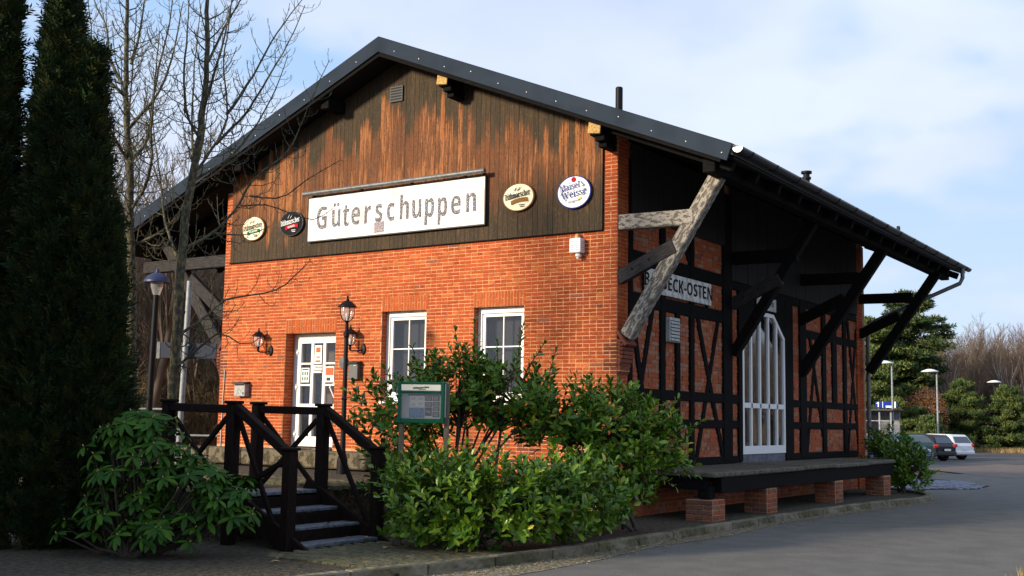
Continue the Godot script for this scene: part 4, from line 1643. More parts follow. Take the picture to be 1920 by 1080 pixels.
	mb.lathe([[0.0, 0.02], [0.11, 0.016], [0.12, 0.0]], Transform3D(Basis(Vector3.RIGHT, PI / 2), V(-5.74, 1.62, 0.004)), 20)
	solo("round_plate", mb, M.mail_dark, "dark round plate on the wall right of the front door", "plate")
	# wall lanterns
	wall_lantern(V(-7.66, 1.88, 0.0), "black wall lantern left of the white front door")
	wall_lantern(V(-5.27, 1.86, 0.0), "black wall lantern right of the front door, behind the lamp post")
	# conduit
	mb = MB.new()
	mb.tube([V(-8.93, 1.52, 0.012), V(-8.95, 0.9, 0.012), V(-8.96, 0.0, 0.012)], [0.012, 0.012, 0.012], 6)
	solo("conduit", mb, M.vent_white, "thin pale conduit running down the brick wall at its left edge", "pipe")
	# enamel station sign on the side wall
	root = thing("station_sign", "weathered grey station sign with black capitals on the half-timbered wall", "sign", V(0.0, 2.75, -2.2))
	var turn := Basis(Vector3.UP, PI / 2)
	mb = MB.new()
	mb.cbox(V(0.035, 2.965, -2.2), V(0.03, 0.40, 2.64), 0.006)
	part("panel", mb, M.sign_grey, root)
	words(root, "BASBECK-OSTEN", V(0.053, 2.86, -2.2), 0.225, M.ink, turn, "Droid Sans", 700, true, 1.14)
	mb = MB.new()
	for z in [-0.95, -3.42]:
		mb.box(V(0.0, 2.965, z), V(0.06, 0.5, 0.03))
	part("batten", mb, M.timber, root)
	root = thing("small_sign", "small white sign above the glazed side door, half behind a strut", "sign", V(0.0, 2.93, -6.4))
	mb = MB.new()
	mb.cbox(V(0.03, 3.06, -6.3), V(0.02, 0.26, 1.05), 0.004)
	part("panel", mb, M.vent_white, root)
	words(root, "Schuppen", V(0.042, 3.02, -6.3), 0.12, M.ink, turn, "Droid Serif", 400, true, 1.0)
	# louvred vent on the side wall
	root = thing("wall_vent", "white louvred vent on the half-timbered wall below the station sign", "vent", V(0.0, 2.0, -1.93))
	mb = MB.new()
	mb.cbox(V(0.035, 2.2, -1.93), V(0.09, 0.42, 0.40), 0.006)
	part("frame", mb, M.vent_white, root)
	mb = MB.new()
	mb.box(V(0.081, 2.18, -1.93), V(0.004, 0.36, 0.34))
	part("backing", mb, M.seal, root)
	for i in 6:
		mb = MB.new()
		mb.box(V(0.088, 2.03 + i * 0.058, -1.93), V(0.01, 0.044, 0.34), Basis(Vector3.BACK, 0.4))
		part("slat", mb, M.vent_white, root)


func beer(root: Node3D, c: Vector3, ink: Material, rib: Material, txt: String) -> void:
	var tilt := Basis(Vector3.BACK, 0.14)
	words(root, "Dithmarscher", c + V(0.0, -0.01, 0.014), 0.10, ink, tilt, "Droid Serif", 700, true, 0.52)
	ribbon(root, c + V(0.035, -0.075, 0.013), 0.34, 0.07, 0.12, 0.02, rib)
	if txt:
		words(root, txt, c + V(0.035, -0.08, 0.016), 0.036, M.ink_white, tilt, "Droid Sans", 700, true, 1.0)
	for k in 2:
		var line := MB.new()
		line.box(c + V(0.08 + 0.01 * k, -0.135 - 0.03 * k, 0.008), V(0.11 - 0.02 * k, 0.011, 0.003))
		part("small_print", line, ink, root)
	for k in 2:
		var mb := MB.new()
		mb.tube([c + V(-0.07 + k * 0.06, 0.10, 0.016), c + V(-0.05 + k * 0.07, 0.13, 0.016), c + V(-0.02 + k * 0.09, 0.18, 0.016)], [0.004, 0.01, 0.002], 4)
		part("grain_ear", mb, ink, root)


# a lantern head round the point p (its foot)
func lantern_head(root: Node3D, p: Vector3, s: float) -> void:
	var mb := MB.new()
	var xf := Transform3D(Basis.from_scale(V(s, s, s)), p)
	mb.lathe([[0.0, 0.47], [0.012, 0.46], [0.022, 0.44], [0.01, 0.42], [0.03, 0.40], [0.028, 0.375], [0.075, 0.36], [0.125, 0.31], [0.165, 0.275], [0.165, 0.262], [0.12, 0.26]], xf, 18)
	part("lantern_roof", mb, M.black_iron, root)
	mb = MB.new()
	mb.lathe([[0.118, 0.26], [0.122, 0.2], [0.112, 0.12], [0.07, 0.04], [0.03, 0.02]], xf, 18)
	part("glass", mb, M.lamp_glass, root)
	mb = MB.new()
	mb.lathe([[0.0, 0.17], [0.03, 0.15], [0.04, 0.11], [0.02, 0.05], [0.02, 0.02]], xf, 12)
	part("bulb", mb, M.bulb, root)
	mb = MB.new()
	for k in 4:
		var a := TAU * k / 4.0 + 0.5
		var pts := []
		var rr := []
		for q in [[0.124, 0.265], [0.13, 0.2], [0.12, 0.12], [0.085, 0.045], [0.03, 0.012]]:
			pts.append(p + V(cos(a) * q[0], q[1], sin(a) * q[0]) * s); rr.append(0.008 * s)
		mb.tube(pts, rr, 5)
	mb.lathe([[0.0, 0.03], [0.045, 0.02], [0.03, -0.01], [0.025, -0.06], [0.035, -0.075], [0.02, -0.09], [0.0, -0.1]], xf, 12)
	part("cage", mb, M.black_iron, root)


func wall_lantern(at: Vector3, label: String) -> void:
	var root := thing("wall_lantern", label, "lantern", at, "wall lanterns flanking the door")
	var head := at + V(-0.20, 0.03, 0.15)
	var mb := MB.new()
	mb.lathe([[0.0, 0.03], [0.05, 0.025], [0.06, 0.0]], Transform3D(Basis(Vector3.RIGHT, PI / 2) * Basis.from_scale(V(1, 1, 1.8)), at + V(0, 0, 0.004)), 14)
	part("wall_plate", mb, M.black_iron, root)
	mb = MB.new()
	mb.tube([at + V(0, 0, 0.02), at + V(-0.07, -0.03, 0.07), at + V(-0.15, -0.03, 0.13), head + V(0, -0.05, 0), head + V(0, 0.02, 0)], [0.016, 0.014, 0.014, 0.014, 0.02], 8)
	part("arm", mb, M.black_iron, root)
	lantern_head(root, head + V(0, 0.03, 0), 0.82)


# ------------------------------------------------------------------ stairs, rails, lamps, display case
func post(root: Node3D, x: float, z: float, y0: float, y1: float) -> MeshInstance3D:
	var mb := MB.new()
	mb.cbox(V(x, (y0 + y1 - 0.035) / 2, z), V(0.135, y1 - y0 - 0.035, 0.135), 0.012)
	var p := part("post", mb, M.rail_wood, root)
	mb = MB.new()
	mb.cbox(V(x, y1 - 0.018, z), V(0.175, 0.036, 0.175), 0.01)
	part("post_cap", mb, M.rail_wood, p)
	return p


func rail(root: Node3D, called: String, a: Vector3, b: Vector3, w: float, h: float) -> void:
	var mb := MB.new()
	mb.beam(a, b, w, h, Vector3.UP, 0.008)
	part(called, mb, M.rail_wood, root)


func stairs() -> void:
	var st := thing("stairs", "short dark timber stairs with grey treads climbing from the path to the terrace", "stairs", V(-1.1, -0.95, 5.6))
	var treads := [[-0.58, -0.825], [-0.88, -0.665], [-1.25, -0.49], [-1.62, -0.30]]
	for i in 4:
		var t: Array = treads[i]
		var d := 0.30 if i < 3 else 0.55
		var mb := MB.new()
		mb.cbox(V(t[0] - d / 2, t[1] - 0.022, 5.62), V(d, 0.045, 1.34), 0.008)
		var tr := part("tread", mb, M.tread, st)
		mb = MB.new()
		mb.box(V(t[0] - d - 0.0, t[1] + 0.065, 5.62), V(0.02, 0.13, 1.30))
		if i < 3:
			part("riser", mb, M.rail_wood, st)
	for z in [4.93, 6.31]:
		var mb := MB.new()
		mb.beam(V(-0.42, -1.0, z), V(-1.85, -0.26, z), 0.05, 0.24, Vector3.UP, 0.008)
		part("stringer", mb, M.rail_wood, st)
	# balustrades on both sides of the stairs and along the terrace
	var br := thing("balustrade", "dark brown timber balustrade with crossed braces on the near side of the stairs", "railing", V(-1.7, -0.95, 6.33), "timber balustrades by the stairs")
	post(br, -1.70, 6.33, -0.95, 0.79)
	post(br, -0.74, 6.33, -0.95, 0.265)
	post(br, -2.86, 6.33, -0.95, 0.805)
	rail(br, "hand_rail", V(-1.66, 0.72, 6.33), V(-0.78, 0.20, 6.33), 0.11, 0.10)
	rail(br, "hand_rail", V(-2.80, 0.71, 6.33), V(-1.76, 0.69, 6.33), 0.11, 0.10)
	rail(br, "brace", V(-1.64, 0.62, 6.31), V(-0.86, -0.86, 6.31), 0.045, 0.06)
	rail(br, "brace", V(-1.66, -0.30, 6.345), V(-0.80, 0.12, 6.345), 0.045, 0.06)
	rail(br, "brace", V(-2.80, 0.62, 6.315), V(-1.76, -0.34, 6.315), 0.045, 0.06)
	rail(br, "brace", V(-2.80, -0.34, 6.345), V(-1.76, 0.62, 6.345), 0.045, 0.06)
	br = thing("balustrade", "dark brown timber balustrade on the far side of the stairs, in front of the door", "railing", V(-1.6, -0.95, 4.9), "timber balustrades by the stairs")
	post(br, -1.62, 4.88, -0.95, 0.785)
	post(br, -0.66, 4.90, -0.95, 0.265)
	post(br, -2.62, 5.06, -0.95, 0.80)
	rail(br, "hand_rail", V(-1.58, 0.71, 4.88), V(-0.70, 0.20, 4.9), 0.11, 0.10)
	rail(br, "hand_rail", V(-2.56, 0.70, 5.05), V(-1.68, 0.69, 4.9), 0.11, 0.10)
	rail(br, "brace", V(-2.56, 0.60, 5.03), V(-1.68, -0.30, 4.9), 0.045, 0.06)
	rail(br, "brace", V(-2.56, -0.32, 5.07), V(-1.68, 0.58, 4.93), 0.045, 0.06)
	rail(br, "brace", V(-1.56, 0.60, 4.88), V(-0.74, -0.78, 4.9), 0.045, 0.06)
	# stone edge of the old platform below the gable
	var base := thing("stone_edge", "worn mossy stone edge along the foot of the gable wall below the door", "kerb", V(-7.4, -0.3, 0.3))
	var x := -9.7
	for w in [1.05, 0.9, 1.2, 0.95, 1.0]:
		var mb := MB.new()
		mb.cbox(V(x + w / 2, -0.15 + rf(-0.01, 0.01), 0.30), V(w - 0.02, 0.30, 0.62), 0.025)
		part("stone_block", mb, M.stone, base)
		x += w


func posts_and_signs() -> void:
	# black lamp post before the door
	var p := V(-4.43, 0, 1.4)
	var root := thing("lamp_post", "black lamp post with a lantern head in front of the gable by the door", "lamp post", V(p.x, -0.33, p.z))
	var mb := MB.new()
	mb.lathe([[0.0, -0.33], [0.09, -0.33], [0.09, -0.1], [0.06, 0.0], [0.045, 0.1], [0.04, 0.9], [0.052, 0.93], [0.04, 0.96], [0.034, 1.95], [0.05, 1.98], [0.05, 2.02], [0.034, 2.05], [0.03, 2.18]], Transform3D(Basis(), p), 14)
	part("column", mb, M.black_iron, root)
	lantern_head(root, p + V(0, 2.22, 0), 0.97)
	# lamp with a blue hat behind the trees
	p = V(-6.15, 0, 4.0)
	root = thing("lamp_post", "dark lamp post with a wide blue hood behind the bare trees", "lamp post", V(p.x, -0.33, p.z))
	mb = MB.new()
	mb.tube([p + V(-0.04, -0.33, 0), p + V(0.0, 2.5, 0)], [0.055, 0.045], 10)
	part("column", mb, M.black_iron, root)
	mb = MB.new()
	mb.lathe([[0.0, 2.93], [0.02, 2.92], [0.035, 2.86], [0.11, 2.83], [0.17, 2.78], [0.20, 2.73], [0.205, 2.70], [0.18, 2.70], [0.0, 2.71]], Transform3D(Basis(), p), 18)
	part("hood", mb, M.hat_blue, root)
	mb = MB.new()
	mb.lathe([[0.10, 2.70], [0.09, 2.62], [0.05, 2.5]], Transform3D(Basis(), p), 14)
	part("glass", mb, M.lamp_glass, root)
	# galvanised pole with a sign seen from behind
	p = V(-4.98, 0, 4.35)
	root = thing("sign_pole", "galvanised pole carrying a blue-grey sign seen from behind", "sign", V(p.x, -0.33, p.z))
	mb = MB.new()
	mb.tube([p + V(-0.05, -0.33, 0), p + V(0.03, 2.62, 0)], [0.042, 0.042], 12)
	part("pole", mb, M.galvanised, root)
	var rt := V(0.83, 0, -0.56)
	mb = MB.new()
	mb.cbox(p + V(0, 1.57, 0) + rt * 0.02 + V(-0.02, 0, -0.05), V(0.86, 0.24, 0.035), 0.008, Basis(rt, Vector3.UP, rt.cross(Vector3.UP)))
	part("plate", mb, M.sign_back, root)
	mb = MB.new()
	mb.cbox(p + V(0, 1.57, 0) - rt * 0.41 + V(-0.02, 0, -0.028), V(0.05, 0.25, 0.012), 0.003, Basis(rt, Vector3.UP, rt.cross(Vector3.UP)))
	part("edge", mb, M.galvanised, root)
	for y in [1.49, 1.65]:
		mb = MB.new()
		mb.cbox(p + V(0, y, -0.02), V(0.1, 0.03, 0.1), 0.006, Basis(rt, Vector3.UP, rt.cross(Vector3.UP)))
		part("clamp", mb, M.galvanised, root)
	# metal railing further back
	root = thing("metal_railing", "thin grey metal railing beyond the left corner of the building", "railing", V(-10.6, -0.3, -0.6))
	for y in [0.72, 0.18]:
		mb = MB.new()
		mb.tube([V(-12.4, y, 0.6), V(-9.2, y, -1.2)], [0.025, 0.025], 8)
		part("bar", mb, M.galvanised, root)
	for k in 3:
		mb = MB.new()
		var q := V(-12.4, 0, 0.6).lerp(V(-9.2, 0, -1.2), k / 2.0)
		mb.tube([q + V(0, -0.9, 0), q + V(0, 0.72, 0)], [0.025, 0.025], 8)
		part("upright", mb, M.galvanised, root)
	display_case()


func display_case() -> void:
	# glazed menu case on two posts, turned to the road
	var c := V(0.13, 0, 5.07)
	var root := thing("display_case", "green glazed menu case on two wooden posts standing in the laurel", "display case", V(c.x, -0.87, c.z))
	var x := V(0.855, 0, -0.518).normalized()
	var y := Vector3.UP
	var z := x.cross(y)
	var bs := Basis(x, y, z)
	var at := func(u: float, h: float, d: float) -> Vector3: return c + x * u + y * h + z * d
	var mb := MB.new()
	mb.cbox(at.call(0, 0.805, -0.05), V(0.555, 0.49, 0.03), 0.006, bs)
	for s in [[-0.2575, 0.805, 0.04, 0.49], [0.2575, 0.805, 0.04, 0.49], [0, 0.587, 0.475, 0.052], [0, 0.93, 0.475, 0.026], [0, 1.035, 0.475, 0.03]]:
		mb.cbox(at.call(s[0], s[1], 0.0), V(s[2], s[3], 0.09), 0.006, bs)
	var body := part("case", mb, M.case_green, root)
	mb = MB.new()
	mb.cbox(at.call(0, 0.982, 0.03), V(0.475, 0.075, 0.02), 0.004, bs)
	part("header", mb, M.case_cream, root)
	words(root, "Dithmarscher", at.call(0.0, 0.972, 0.043), 0.022, M.ink, bs * Basis(Vector3.BACK, 0.08), "Droid Serif", 700, true, 0.9)
	var rb := MB.new()
	rb.box(at.call(0.01, 0.962, 0.0425), V(0.08, 0.008, 0.002), bs)
	part("ribbon", rb, M.ribbon_green, root)
	mb = MB.new()
	mb.box(at.call(0, 0.765, -0.032), V(0.47, 0.30, 0.004), bs)
	part("backboard", mb, M.case_cream, root)
	var sheets := [[-0.10, 0.855, 0.085, 0.055, "paper_white"], [-0.008, 0.858, 0.085, 0.05, "paper_white"], [-0.10, 0.785, 0.085, 0.05, "paper_white"], [-0.008, 0.795, 0.085, 0.06, "paper_white"], [0.085, 0.855, 0.08, 0.055, "print_black"], [0.175, 0.855, 0.08, 0.055, "print_black"], [0.085, 0.785, 0.08, 0.055, "print_black"], [0.175, 0.79, 0.08, 0.055, "print_black"], [0.175, 0.73, 0.08, 0.05, "print_black"], [0.175, 0.665, 0.08, 0.06, "print_black"], [0.085, 0.70, 0.08, 0.1, "print_black"], [0.02, 0.90, 0.37, 0.02, "print_black"], [-0.055, 0.685, 0.18, 0.12, "print_blue"]]
	for s in sheets:
		mb = MB.new()
		mb.box(at.call(s[0], s[1], -0.027), V(s[2], s[3], 0.003), bs)
		var sh := part("sheet", mb, M[s[4]], root)
		if s[4] != "print_blue" and s[2] < 0.2:
			mb = MB.new()
			for k in 3:
				mb.box(at.call(s[0], s[1] - 0.014 + k * 0.013, -0.0247), V(s[2] * 0.7, 0.004, 0.001), bs)
			part("print", mb, M.print_black if s[4] == "paper_white" else M.paper, sh)
	mb = MB.new()
	mb.box(at.call(0, 0.765, 0.036), V(0.475, 0.30, 0.005), bs)
	part("pane", mb, M.pane, root)
	for s in [-0.24, 0.30]:
		mb = MB.new()
		var top := 0.6 if s < 0 else 1.055
		mb.cbox(at.call(s, (top - 0.9) / 2, -0.09), V(0.06, top + 0.9, 0.06), 0.006, bs)
		part("post", mb, M.post_wood, root)
	mb = MB.new()
	mb.cbox(at.call(0.285, 0.83, -0.035), V(0.012, 0.40, 0.07), 0.003, bs)
	part("side_strip", mb, M.alu, root)


# ------------------------------------------------------------------ plants
# twigs along a limb: short, set at an angle, curving upward at the end
func limb(mb: MB, pts: Array, r0: float, r1: float, step: float, twig: float, level := 0) -> void:
	# resample with a smooth curve
	var cv := Curve3D.new()
	for i in pts.size():
		var t := Vector3.ZERO
		if i > 0 and i < pts.size() - 1:
			t = (pts[i + 1] - pts[i - 1]) * 0.17
		cv.add_point(pts[i], -t, t)
	var L := cv.get_baked_length()
	var n := maxi(3, int(L / 0.16))
	var p := []
	var r := []
	for i in n + 1:
		var t := float(i) / n
		var wob := 0.008 if level == 0 else 0.004
		p.append(cv.sample_baked(L * t) + V(rf(-1, 1), rf(-0.5, 0.5), rf(-1, 1)) * wob)
		r.append(lerpf(r0, r1, pow(t, 0.8)) * (1.0 + rf(-0.06, 0.08)))
	mb.tube(p, r, 9 if r0 > 0.04 else 6)
	if twig <= 0.02:
		return
	var s := step * rf(0.4, 1.0)
	var side := rf(0, TAU)
	while s < L:
		var q := cv.sample_baked(s)
		var ax := (cv.sample_baked(minf(s + 0.05, L)) - cv.sample_baked(maxf(s - 0.05, 0.0))).normalized()
		var t := s / L
		var rr := lerpf(r0, r1, pow(t, 0.8))
		side += PI * 0.5 + rf(-0.5, 0.5)
		var e := ax.cross(Vector3.UP if absf(ax.y) < 0.9 else Vector3.RIGHT).normalized()
		for k in (2 if rng.randf() < 0.55 else 1):
			var dir := (e.rotated(ax, side + PI * k) * rf(0.75, 1.0) + ax * rf(0.3, 0.7)).normalized()
			var ln := twig * rf(0.45, 1.2) * (1.0 - 0.45 * t)
			var a := q + dir * rr * 0.5
			var b := a + dir * ln * 0.45 + V(0, -0.02, 0) * ln
			var c := b + (dir * 0.8 + V(0, 0.35, 0)).normalized() * ln * 0.35
			var d := c + (dir * 0.45 + V(0, 0.8, 0)).normalized() * ln * 0.3
			var tr := clampf(rr * 0.42, 0.0038, 0.011)
			if ln > 0.38 and level < 2:
				limb(mb, [a, b, c, d], tr, 0.0035, step * 0.7, ln * 0.42, level + 1)
			else:
				mb.tube([a, b, c, d], [tr, tr * 0.8, tr * 0.65, tr * 0.55], 4)
				if ln > 0.16 and level < 2:
					for m in 2:
						var w: Vector3 = [b, c][m]
						var d2 := (dir.rotated(ax, 0.9 if m else -0.9) * 0.7 + V(0, 0.6, 0)).normalized()
						mb.tube([w, w + d2 * ln * 0.14, w + d2 * ln * 0.2 + V(0, ln * 0.08, 0)], [tr * 0.6, tr * 0.5, tr * 0.6], 3)
		s += step * rf(0.6, 1.3)


func trees_near() -> void:
	var root := thing("bare_tree", "bare slender tree with upright limbs, the one nearer the dark conifers", "tree", V(-4.5, -0.9, 5.6), "bare trees before the gable")
	var mb := MB.new()
	limb(mb, [V(-4.5, -0.95, 5.55), V(-4.48, -0.29, 5.58), V(-4.35, 2.18, 5.84), V(-4.31, 3.34, 5.98), V(-4.27, 4.06, 6.05)], 0.078, 0.050, 0.55, 0.32)
	part("trunk", mb, M.bark, root)
	mb = MB.new()
	limb(mb, [V(-4.27, 4.04, 6.05), V(-4.28, 4.79, 6.16), V(-4.24, 5.51, 6.23), V(-4.19, 6.24, 6.30), V(-4.11, 7.33, 6.40)], 0.048, 0.016, 0.15, 0.55)
	for q in [
		[V(-4.30, 4.06, 6.07), V(-4.23, 4.42, 6.44), V(-4.09, 4.86, 6.65), V(-4.01, 5.22, 6.88), V(-4.04, 5.42, 7.18), V(-4.05, 5.56, 7.32)],
		[V(-4.27, 5.04, 6.19), V(-4.68, 5.53, 6.17), V(-4.87, 6.04, 6.12), V(-5.15, 6.41, 6.12), V(-5.33, 6.98, 6.20)],
		[V(-4.27, 4.06, 6.05), V(-4.32, 4.39, 5.76), V(-4.31, 4.90, 5.71), V(-4.27, 5.53, 5.65), V(-4.20, 6.17, 5.57), V(-4.17, 6.96, 5.54)],
		[V(-4.31, 3.12, 5.95), V(-4.13, 3.55, 6.37), V(-4.08, 4.13, 6.66), V(-3.92, 4.70, 6.88), V(-3.85, 5.29, 7.03), V(-3.79, 5.87, 7.19)],
		[V(-4.31, 3.38, 5.98), V(-3.82, 3.79, 6.07), V(-3.60, 4.38, 6.25), V(-3.45, 4.98, 6.36), V(-3.28, 5.58, 6.45)],
		[V(-4.19, 5.37, 6.18), V(-4.24, 5.87, 6.04), V(-4.29, 6.54, 5.93)],
		[V(-4.35, 2.32, 5.86), V(-4.77, 2.80, 5.84), V(-5.01, 3.27, 5.83), V(-5.33, 3.55, 5.96), V(-5.38, 3.73, 6.03)],
		[V(-4.30, 3.5, 6.0), V(-4.6, 4.0, 5.8), V(-4.75, 4.7, 5.75), V(-4.8, 5.5, 5.7), V(-4.78, 6.4, 5.7)],
		[V(-4.26, 4.5, 6.1), V(-3.95, 5.0, 5.9), V(-3.80, 5.6, 5.8), V(-3.72, 6.3, 5.75)],
		[V(-4.25, 4.9, 6.17), V(-4.5, 5.3, 6.5), V(-4.62, 5.9, 6.7), V(-4.66, 6.6, 6.8)],
		[V(-4.33, 2.9, 5.9), V(-3.95, 3.2, 5.6), V(-3.75, 3.8, 5.4), V(-3.62, 4.5, 5.35), V(-3.6, 5.2, 5.3)]]:
		limb(mb, q, 0.026, 0.006, 0.13, 0.56)
	part("crown", mb, M.bark, root)
	root = thing("bare_tree", "bare lichen-grown tree whose branches reach across the gable", "tree", V(-3.35, -0.9, 5.9), "bare trees before the gable")
	mb = MB.new()
	limb(mb, [V(-3.42, -0.95, 5.88), V(-3.35, -0.23, 5.92), V(-3.15, 1.55, 6.04), V(-3.04, 2.65, 6.11), V(-2.91, 3.47, 6.14), V(-2.76, 4.15, 6.14)], 0.074, 0.048, 0.6, 0.3)
	part("trunk", mb, M.bark, root)
	mb = MB.new()
	limb(mb, [V(-2.76, 4.13, 6.14), V(-2.72, 4.49, 6.16), V(-2.64, 5.11, 6.19), V(-2.60, 5.93, 6.28), V(-2.54, 6.95, 6.38)], 0.046, 0.016, 0.15, 0.55)
	for q in [
		[V(-2.98, 2.76, 6.09), V(-2.84, 2.98, 5.78), V(-2.67, 3.29, 5.59), V(-2.48, 3.77, 5.41), V(-2.19, 4.12, 5.14), V(-2.06, 4.61, 5.00), V(-1.88, 5.04, 4.94), V(-1.81, 5.41, 4.82)],
		[V(-2.86, 3.67, 6.14), V(-2.83, 4.16, 5.82), V(-2.76, 4.57, 5.71), V(-2.84, 5.27, 5.74), V(-2.82, 5.87, 5.69), V(-2.82, 6.62, 5.67)],
		[V(-2.76, 4.57, 5.71), V(-2.63, 5.09, 5.45), V(-2.37, 5.77, 5.25), V(-2.08, 6.32, 5.01)],
		[V(-2.83, 4.16, 5.82), V(-2.34, 4.50, 5.78), V(-1.94, 4.89, 5.81), V(-1.59, 5.40, 5.76), V(-1.42, 5.81, 5.71)],
		[V(-3.13, 1.62, 6.03), V(-3.01, 1.86, 5.74), V(-2.89, 2.14, 5.46), V(-2.64, 2.22, 5.18), V(-2.41, 2.33, 4.92), V(-2.19, 2.58, 4.80), V(-2.13, 2.74, 4.67)],
		[V(-3.18, 1.21, 6.01), V(-2.77, 1.44, 6.01), V(-2.45, 1.66, 5.94), V(-2.30, 1.54, 5.82), V(-2.13, 1.51, 5.71), V(-2.00, 1.62, 5.63)],
		[V(-2.76, 4.15, 6.14), V(-2.65, 4.41, 6.47), V(-2.50, 4.82, 6.66), V(-2.37, 5.31, 6.76), V(-2.28, 5.97, 6.80)],
		[V(-2.64, 5.11, 6.19), V(-2.69, 5.62, 5.93), V(-2.54, 6.08, 5.78), V(-2.41, 6.44, 5.73)],
		[V(-3.05, 2.51, 6.10), V(-3.51, 3.12, 6.01), V(-3.70, 3.72, 5.98), V(-3.90, 4.34, 5.96), V(-3.98, 4.87, 5.97)],
		[V(-2.72, 4.5, 6.15), V(-2.35, 4.95, 6.3), V(-2.1, 5.5, 6.35), V(-1.95, 6.1, 6.4)],
		[V(-2.85, 3.8, 6.14), V(-3.2, 4.2, 5.9), V(-3.35, 4.8, 5.8), V(-3.4, 5.5, 5.75), V(-3.4, 6.2, 5.7)],
		[V(-2.88, 3.6, 6.14), V(-2.5, 3.9, 5.9), V(-2.2, 4.3, 5.75), V(-2.0, 4.8, 5.6), V(-1.9, 5.3, 5.5)]]:
		limb(mb, q, 0.023, 0.005, 0.14, 0.5)
	for q in [
		[V(-2.57, 3.51, 5.44), V(-2.28, 3.51, 5.11), V(-2.10, 3.75, 4.91), V(-1.74, 4.07, 4.59)],
		[V(-2.67, 3.37, 5.48), V(-2.46, 3.41, 5.22), V(-2.27, 3.32, 4.96), V(-2.08, 3.26, 4.70), V(-1.93, 3.44, 4.50)],
		[V(-2.84, 2.98, 5.78), V(-2.74, 2.98, 5.59), V(-2.51, 2.98, 5.44), V(-2.37, 3.11, 5.24)]]:
		limb(mb, q, 0.013, 0.005, 0.13, 0.2, 1)
	part("crown", mb, M.bark, root)


# a flat feathery spray of scale leaves, about 0.2 m long, growing along +y
func spray_mesh(col: Color, seed_: int, needles := false) -> ArrayMesh:
	var r := RandomNumberGenerator.new()
	r.seed = seed_
	var mb := MB.new()
	for k in 13:
		var t := k / 13.0
		var side := -1.0 if k % 2 else 1.0
		var a := V(0, 0.02 + t * 0.15, 0)
		var d := V(side * r.randf_range(0.5, 0.9), r.randf_range(0.6, 1.0), r.randf_range(-0.35, 0.35)).normalized()
		var ln := (0.085 - 0.04 * t) * r.randf_range(0.8, 1.25)
		var w := d.cross(V(r.randf_range(-0.4, 0.4), 0, 1)).normalized() * 0.0075
		mb.col = col * r.randf_range(0.7, 1.3)
		mb.quad(a, a + d * ln * 0.5 + w, a + d * ln, a + d * ln * 0.5 - w, V(0, 0.2, 1))
	mb.col = col * 1.1
	mb.quad(V(-0.004, 0, 0), V(-0.005, 0.1, 0.004), V(0, 0.21, 0.01), V(0.005, 0.1, 0.004), V(0, 0.2, 1))
	return mb.mesh(M.conifer)


func conifer_column(label: String, at: Vector3, h: float, rad: float, n: int, sprays: Array, top_pow := 0.75) -> void:
	var root := thing("columnar_conifer", label, "conifer", at, "dark columnar conifers on the left")
	var mb := MB.new()
	mb.tube([at + V(0, -0.05, 0), at + V(0.02, h * 0.5, 0), at + V(0, h * 0.96, 0.02)], [0.09, 0.05, 0.01], 8)
	part("trunk", mb, M.pine_bark, root)
	# a dozen rising leaders make the outline uneven
	var leaders := []
	for k in 14:
		leaders.append(Vector3(rf(0, TAU), rf(0.1, 0.95), rf(0.1, 0.3)))
	var sets := []
	for s in sprays.size():
		var xs := []
		for i in n:
			var t := pow(rng.randf(), 0.85)
			var a := rf(0, TAU)
			var prof := pow(1.0 - t, top_pow) * (0.62 + 0.38 * minf(1.0, t * 6.0 + 0.3))
			for q in leaders:
				var da := absf(angle_difference(a, q.x))
				prof += q.z * 0.55 * exp(-da * da * 5.0) * exp(-pow((t - q.y) * 6.0, 2.0))
			var rr := rad * prof * sqrt(rf(0.45, 1.0)) * (1.0 + 0.13 * sin(a * 7.0 + t * 31.0))
			var p := at + V(cos(a) * rr, t * h, sin(a) * rr)
			var outw := V(cos(a), 0, sin(a))
			var y := (outw * rf(0.25, 0.9) + V(0, rf(0.5, 1.0), 0) + V(rf(-0.4, 0.4), 0, rf(-0.4, 0.4))).normalized()
			var z := y.cross(Vector3(rf(-1, 1), rf(-0.3, 0.3), rf(-1, 1))).normalized()
			var sc := rf(0.85, 1.7)
			xs.append(Transform3D(Basis(y.cross(z), y, z) * sc, p))
		sets.append([sprays[s], xs])
	baked("foliage", sets, root)


func hedges_left() -> void:
	var greens := [spray_mesh(Color(0.017, 0.034, 0.010), 1), spray_mesh(Color(0.011, 0.024, 0.010), 2), spray_mesh(Color(0.034, 0.040, 0.010), 3)]
	conifer_column("tall dark columnar conifer with a pointed tip, second from the left edge", V(-3.17, -0.95, 7.92), 6.5, 0.52, 2900, greens, 1.0)
	conifer_column("dark columnar conifer cut by the left edge of the view", V(-3.78, -0.95, 8.38), 7.9, 0.40, 2300, greens, 0.8)
	conifer_column("lower dark conifer nearest the bare trees", V(-2.92, -0.95, 7.7), 5.75, 0.36, 1900, greens, 0.8)
	conifer_column("bushy low conifer in front of the columnar ones", V(-2.78, -0.95, 7.55), 3.9, 0.42, 1700, greens, 0.6)
	var big := [needle_clump(Color(0.020, 0.040, 0.013), 4)]
	# unseen conifers added outside the frame to keep the low sun off the corner
	for p in [[V(-7.2, -0.95, 15.8), 4.2], [V(-5.0, -0.95, 15.7), 4.0], [V(-6.1, -0.95, 16.1), 4.3], [V(-4.1, -0.95, 11.6), 5.6], [V(-5.0, -0.95, 12.1), 5.8]]:
		conifer_column("unseen conifer added beyond the left edge of the view to block the low sun", p[0], p[1], 0.95, 700, big, 0.5)


# an obovate leaf of unit length along +y, folded along its midrib, facing +z
func leaf_mesh(col: Color, m: Material, w: float, droop: float) -> ArrayMesh:
	var mb := MB.new()
	mb.col = col
	leaf_into(mb, Transform3D(), w, droop)
	return mb.mesh(m)


